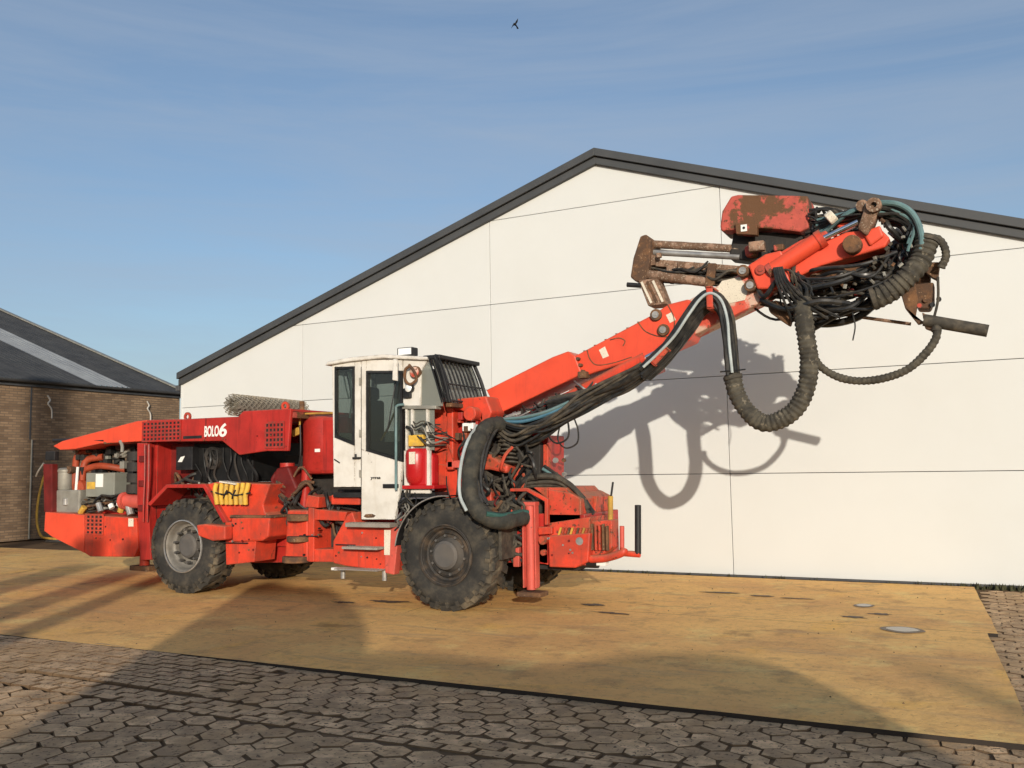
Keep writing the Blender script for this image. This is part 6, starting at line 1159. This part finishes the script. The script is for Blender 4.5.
for k in range(46):                                     # bolt heads over the chassis plates
    x, y, z = random.choice([(rnd(-1.35, -.95), -1.055, rnd(.72, .98)), (rnd(.42, 1.2), -1.035, rnd(.5, .9)), (rnd(3.15, 3.5), -.635, rnd(.62, .92)), (rnd(-4.0, -3.2), -.975, rnd(.68, 1.0)), (rnd(-.25, .05), -.855, rnd(.55, 1.05)), (rnd(-2.9, -.6), -.955, rnd(2.08, 2.12)), (rnd(-1.15, -.8), -1.025, rnd(.5, .65))])
    obj('bolt_head', MB().cyl((x, y + .03, z), (x, y - .006, z), rnd(.008, .015), seg=6), random.choice(['rust', 'steel', 'maroon', 'black']), rig)
for nm_ in ('seamA', 'seamB', 'seamC', 'seamD'): obj('weld_seam', MB().tube(pts(nm_), .007, seg=5), 'rust', bm)
for a_, b_ in (((-1.42, -1.052, .70), (-.98, -1.052, .705)), ((-1.36, -.98, 1.03), (-.95, -.975, 1.04)), ((.45, -1.04, .72), (.75, -1.04, .72)), ((1.52, -.64, 1.55), (1.52, -.64, 2.2)), ((-.28, -.858, .8), (.02, -.858, .8))):
    obj('panel_gap', MB().cyl(a_, b_, .009, seg=5), 'black', rig)
for k in range(10):                                     # brackets and valve blocks beside the cab
    x = rnd(1.85, 2.3); z = rnd(1.6, 2.3); s_ = rnd(.03, .07); obj('valve_block', MB().box((x, -.72 - rnd(0, .06), z), (x + s_, -.6, z + s_ * rnd(1, 2.4))), random.choice(['red', 'worn_red', 'deep_red', 'rust', 'black']), rig, bevel=.006)
for k in range(12):
    x = rnd(1.8, 2.25); z = rnd(1.5, 2.3); obj('hydraulic_hose', MB().tube([(x, -.72, z), (x + .04, -.78, z - .1), (x + rnd(-.1, .1), -.78, z - .22), (x + rnd(-.1, .1), -.7, z - .36)], rnd(.008, .016), seg=6), random.choice(['hose', 'hose', 'worn_red', 'hose_dirty']), rig, smooth=True)
for nm_, idx in (('loop_main', (0, -1)), ('loop2', (0, -1)), ('coil', (0, -1))):
    P_ = pts(nm_)
    for i_ in idx:
        p_ = Vector(P_[i_]); q_ = Vector(P_[1 if i_ == 0 else -2]); d_ = (q_ - p_).normalized(); r_ = {'loop_main': .104, 'loop2': .048, 'coil': .12}[nm_]
        obj('hose_band', MB().cyl(p_ + d_ * .02, p_ + d_ * .06, r_, seg=18), 'hose_dirty', rig, smooth=True)
for k in range(26):
    x, z = pp[100 + k]; obj('hose_fitting', MB().cyl((x, -.34, z), (x + rnd(-.05, .05), -.34 + rnd(-.02, .02), z + rnd(-.05, .05)), rnd(.012, .022), seg=6), random.choice(['hose_dirty', 'grey_metal', 'rust']), rig)
obj('door_gap', MB().box((PR['door_stile'][0][0] - .009, CN - .003, PR['door_low'][5][2]), (PR['door_stile'][0][0] - .001, CN + .04, 2.93)), 'black', cab)
for z_ in (1.55, 2.05, 2.7): obj('door_hinge', MB().cyl((PR['door_stile'][0][0] - .012, CN - .016, z_), (PR['door_stile'][0][0] - .012, CN - .016, z_ + .09), .014, seg=8), 'grey_metal', cab, smooth=True)
obj('wiper', MB().tube([(1.2, CN - .02, 2.1), (1.28, CN - .03, 2.45), (1.33, CN - .02, 2.72)], .008, seg=5), 'black', cab)
# clamps
for (x, y, z, a_) in ((PR['loop_black'][4][0], PR['loop_black'][4][1], PR['loop_black'][4][2], 0), (PR['loop_black'][8][0] + .03, PR['loop_black'][8][1], PR['loop_black'][8][2] + .01, .8)):
    M_ = Matrix.Translation((x, y, z)) @ Matrix.Rotation(a_, 4, 'Y')
    obj('hose_clamp', MB().box((-.035, -.11, -.12), (.035, -.085, .12), M_).box((-.035, -.11, .10), (.035, .2, .125), M_).box((-.035, -.11, -.125), (.035, .2, -.10), M_), 'worn_red', rig, bevel=.006)
p = PR['loop_main'][-1]; obj('hose_tie', MB().cyl((p[0] - .1, p[1] - .11, p[2] + .02), (p[0] + .17, p[1] - .1, p[2] + .03), .008, seg=6), 'black', rig)

# ------------------------------------------------------------------ loose things on the rig
def world(p): return Vector(p) + Vector((OX, OY, 0))
a, b = map(world, PR['mesh_roll']); b = a + Vector((.05, 1.45, -.02)); ax = (b - a).normalized(); Lr = (b - a).length; u_ = ax.orthogonal().normalized(); v_ = ax.cross(u_)
roll = MB()
def spiral(t): return .05 + .115 * t / (2 * math.pi * 4.2)
NT = 4.2 * 2 * math.pi; na = 110; nl = 30
def rp_(i, j):
    t = NT * i / na; r_ = spiral(t); return a + ax * (Lr * j / nl) + (u_ * math.cos(t) + v_ * math.sin(t)) * r_
for i in range(0, na, 1):
    for j in range(0, nl):
        if (i + j) % 2 == 0:
            for di in (1, -1):
                if 0 <= i + di <= na:
                    p, q = rp_(i, j) - a, rp_(i + di, j + 1) - a; roll.cyl(p, q, .007, seg=3, cap=False)
zt = 2.0
tag(obj('wire_mesh_roll', roll, 'wire', loc=a), 'rolled up grey wire mesh lying on the red hood', 'wire mesh')
sx0, sx1, sy, sz0, sz1 = rect('slings')
sl = empty('yellow_slings', world(((sx0 + sx1) / 2, sy, sz0)), 'folded yellow lifting slings tied with black cord on the rear fender', 'slings')
for k in range(7):
    x = -(sx1 - sx0) / 2 + (k + .5) * (sx1 - sx0) / 7
    obj('sling_fold', MB().tube([(x + .01, .01, sz1 - sz0 + .01), (x + rnd(-.012, .012), .0, (sz1 - sz0) * .7), (x * .93 + rnd(-.012, .012), -.005, (sz1 - sz0) * .35), (x * .88 + rnd(-.01, .01), .01, -.03)], .033, seg=10), 'yellow', sl, smooth=True)
obj('tie_cord', MB().tube([(-(sx1 - sx0) / 2 - .02, -.01, .14), (-.1, -.04, .10), (0, -.04, .13), (.1, -.04, .09), ((sx1 - sx0) / 2 + .02, -.01, .12)], .012, seg=6), 'black', sl)
for k in (-.07, .08): obj('tie_cord', MB().tube([(k - .03, -.035, .05), (k, -.045, .10), (k + .03, -.035, .16)], .011, seg=6), 'black', sl)
for k in (-.13, .02): obj('pale_flap', MB().box((k - .07, -.05, sz1 - sz0), (k + .07, .1, sz1 - sz0 + .02), Matrix.Rotation(.12, 4, 'Y')), 'decal', sl)
P = [Vector(p) for p in ((-21.72, 15.85, 1.75), (-21.68, 15.72, 1.55), (-21.62, 15.55, 1.0), (-21.58, 15.5, .45), (-21.4, 15.5, .08), (-20.9, 15.4, .03), (-20.3, 15.3, .03))]
tag(obj('yellow_hose', MB().tube([p - P[-1] for p in P], .03, seg=8), 'yellow_rust', loc=P[-1]), 'thin yellow hose hanging down the brick wall to the ground', 'hose')
c_ = Vector((-19.6, 14.7, .03)); tag(obj('black_hose', MB().tube([Vector((.38 * math.cos(t), .25 * math.sin(t), .005 * t)) for t in [j * .6 for j in range(12)]], .022, seg=8), 'hose', loc=c_), 'black hose coiled on the ground behind the tail of the rig', 'hose')
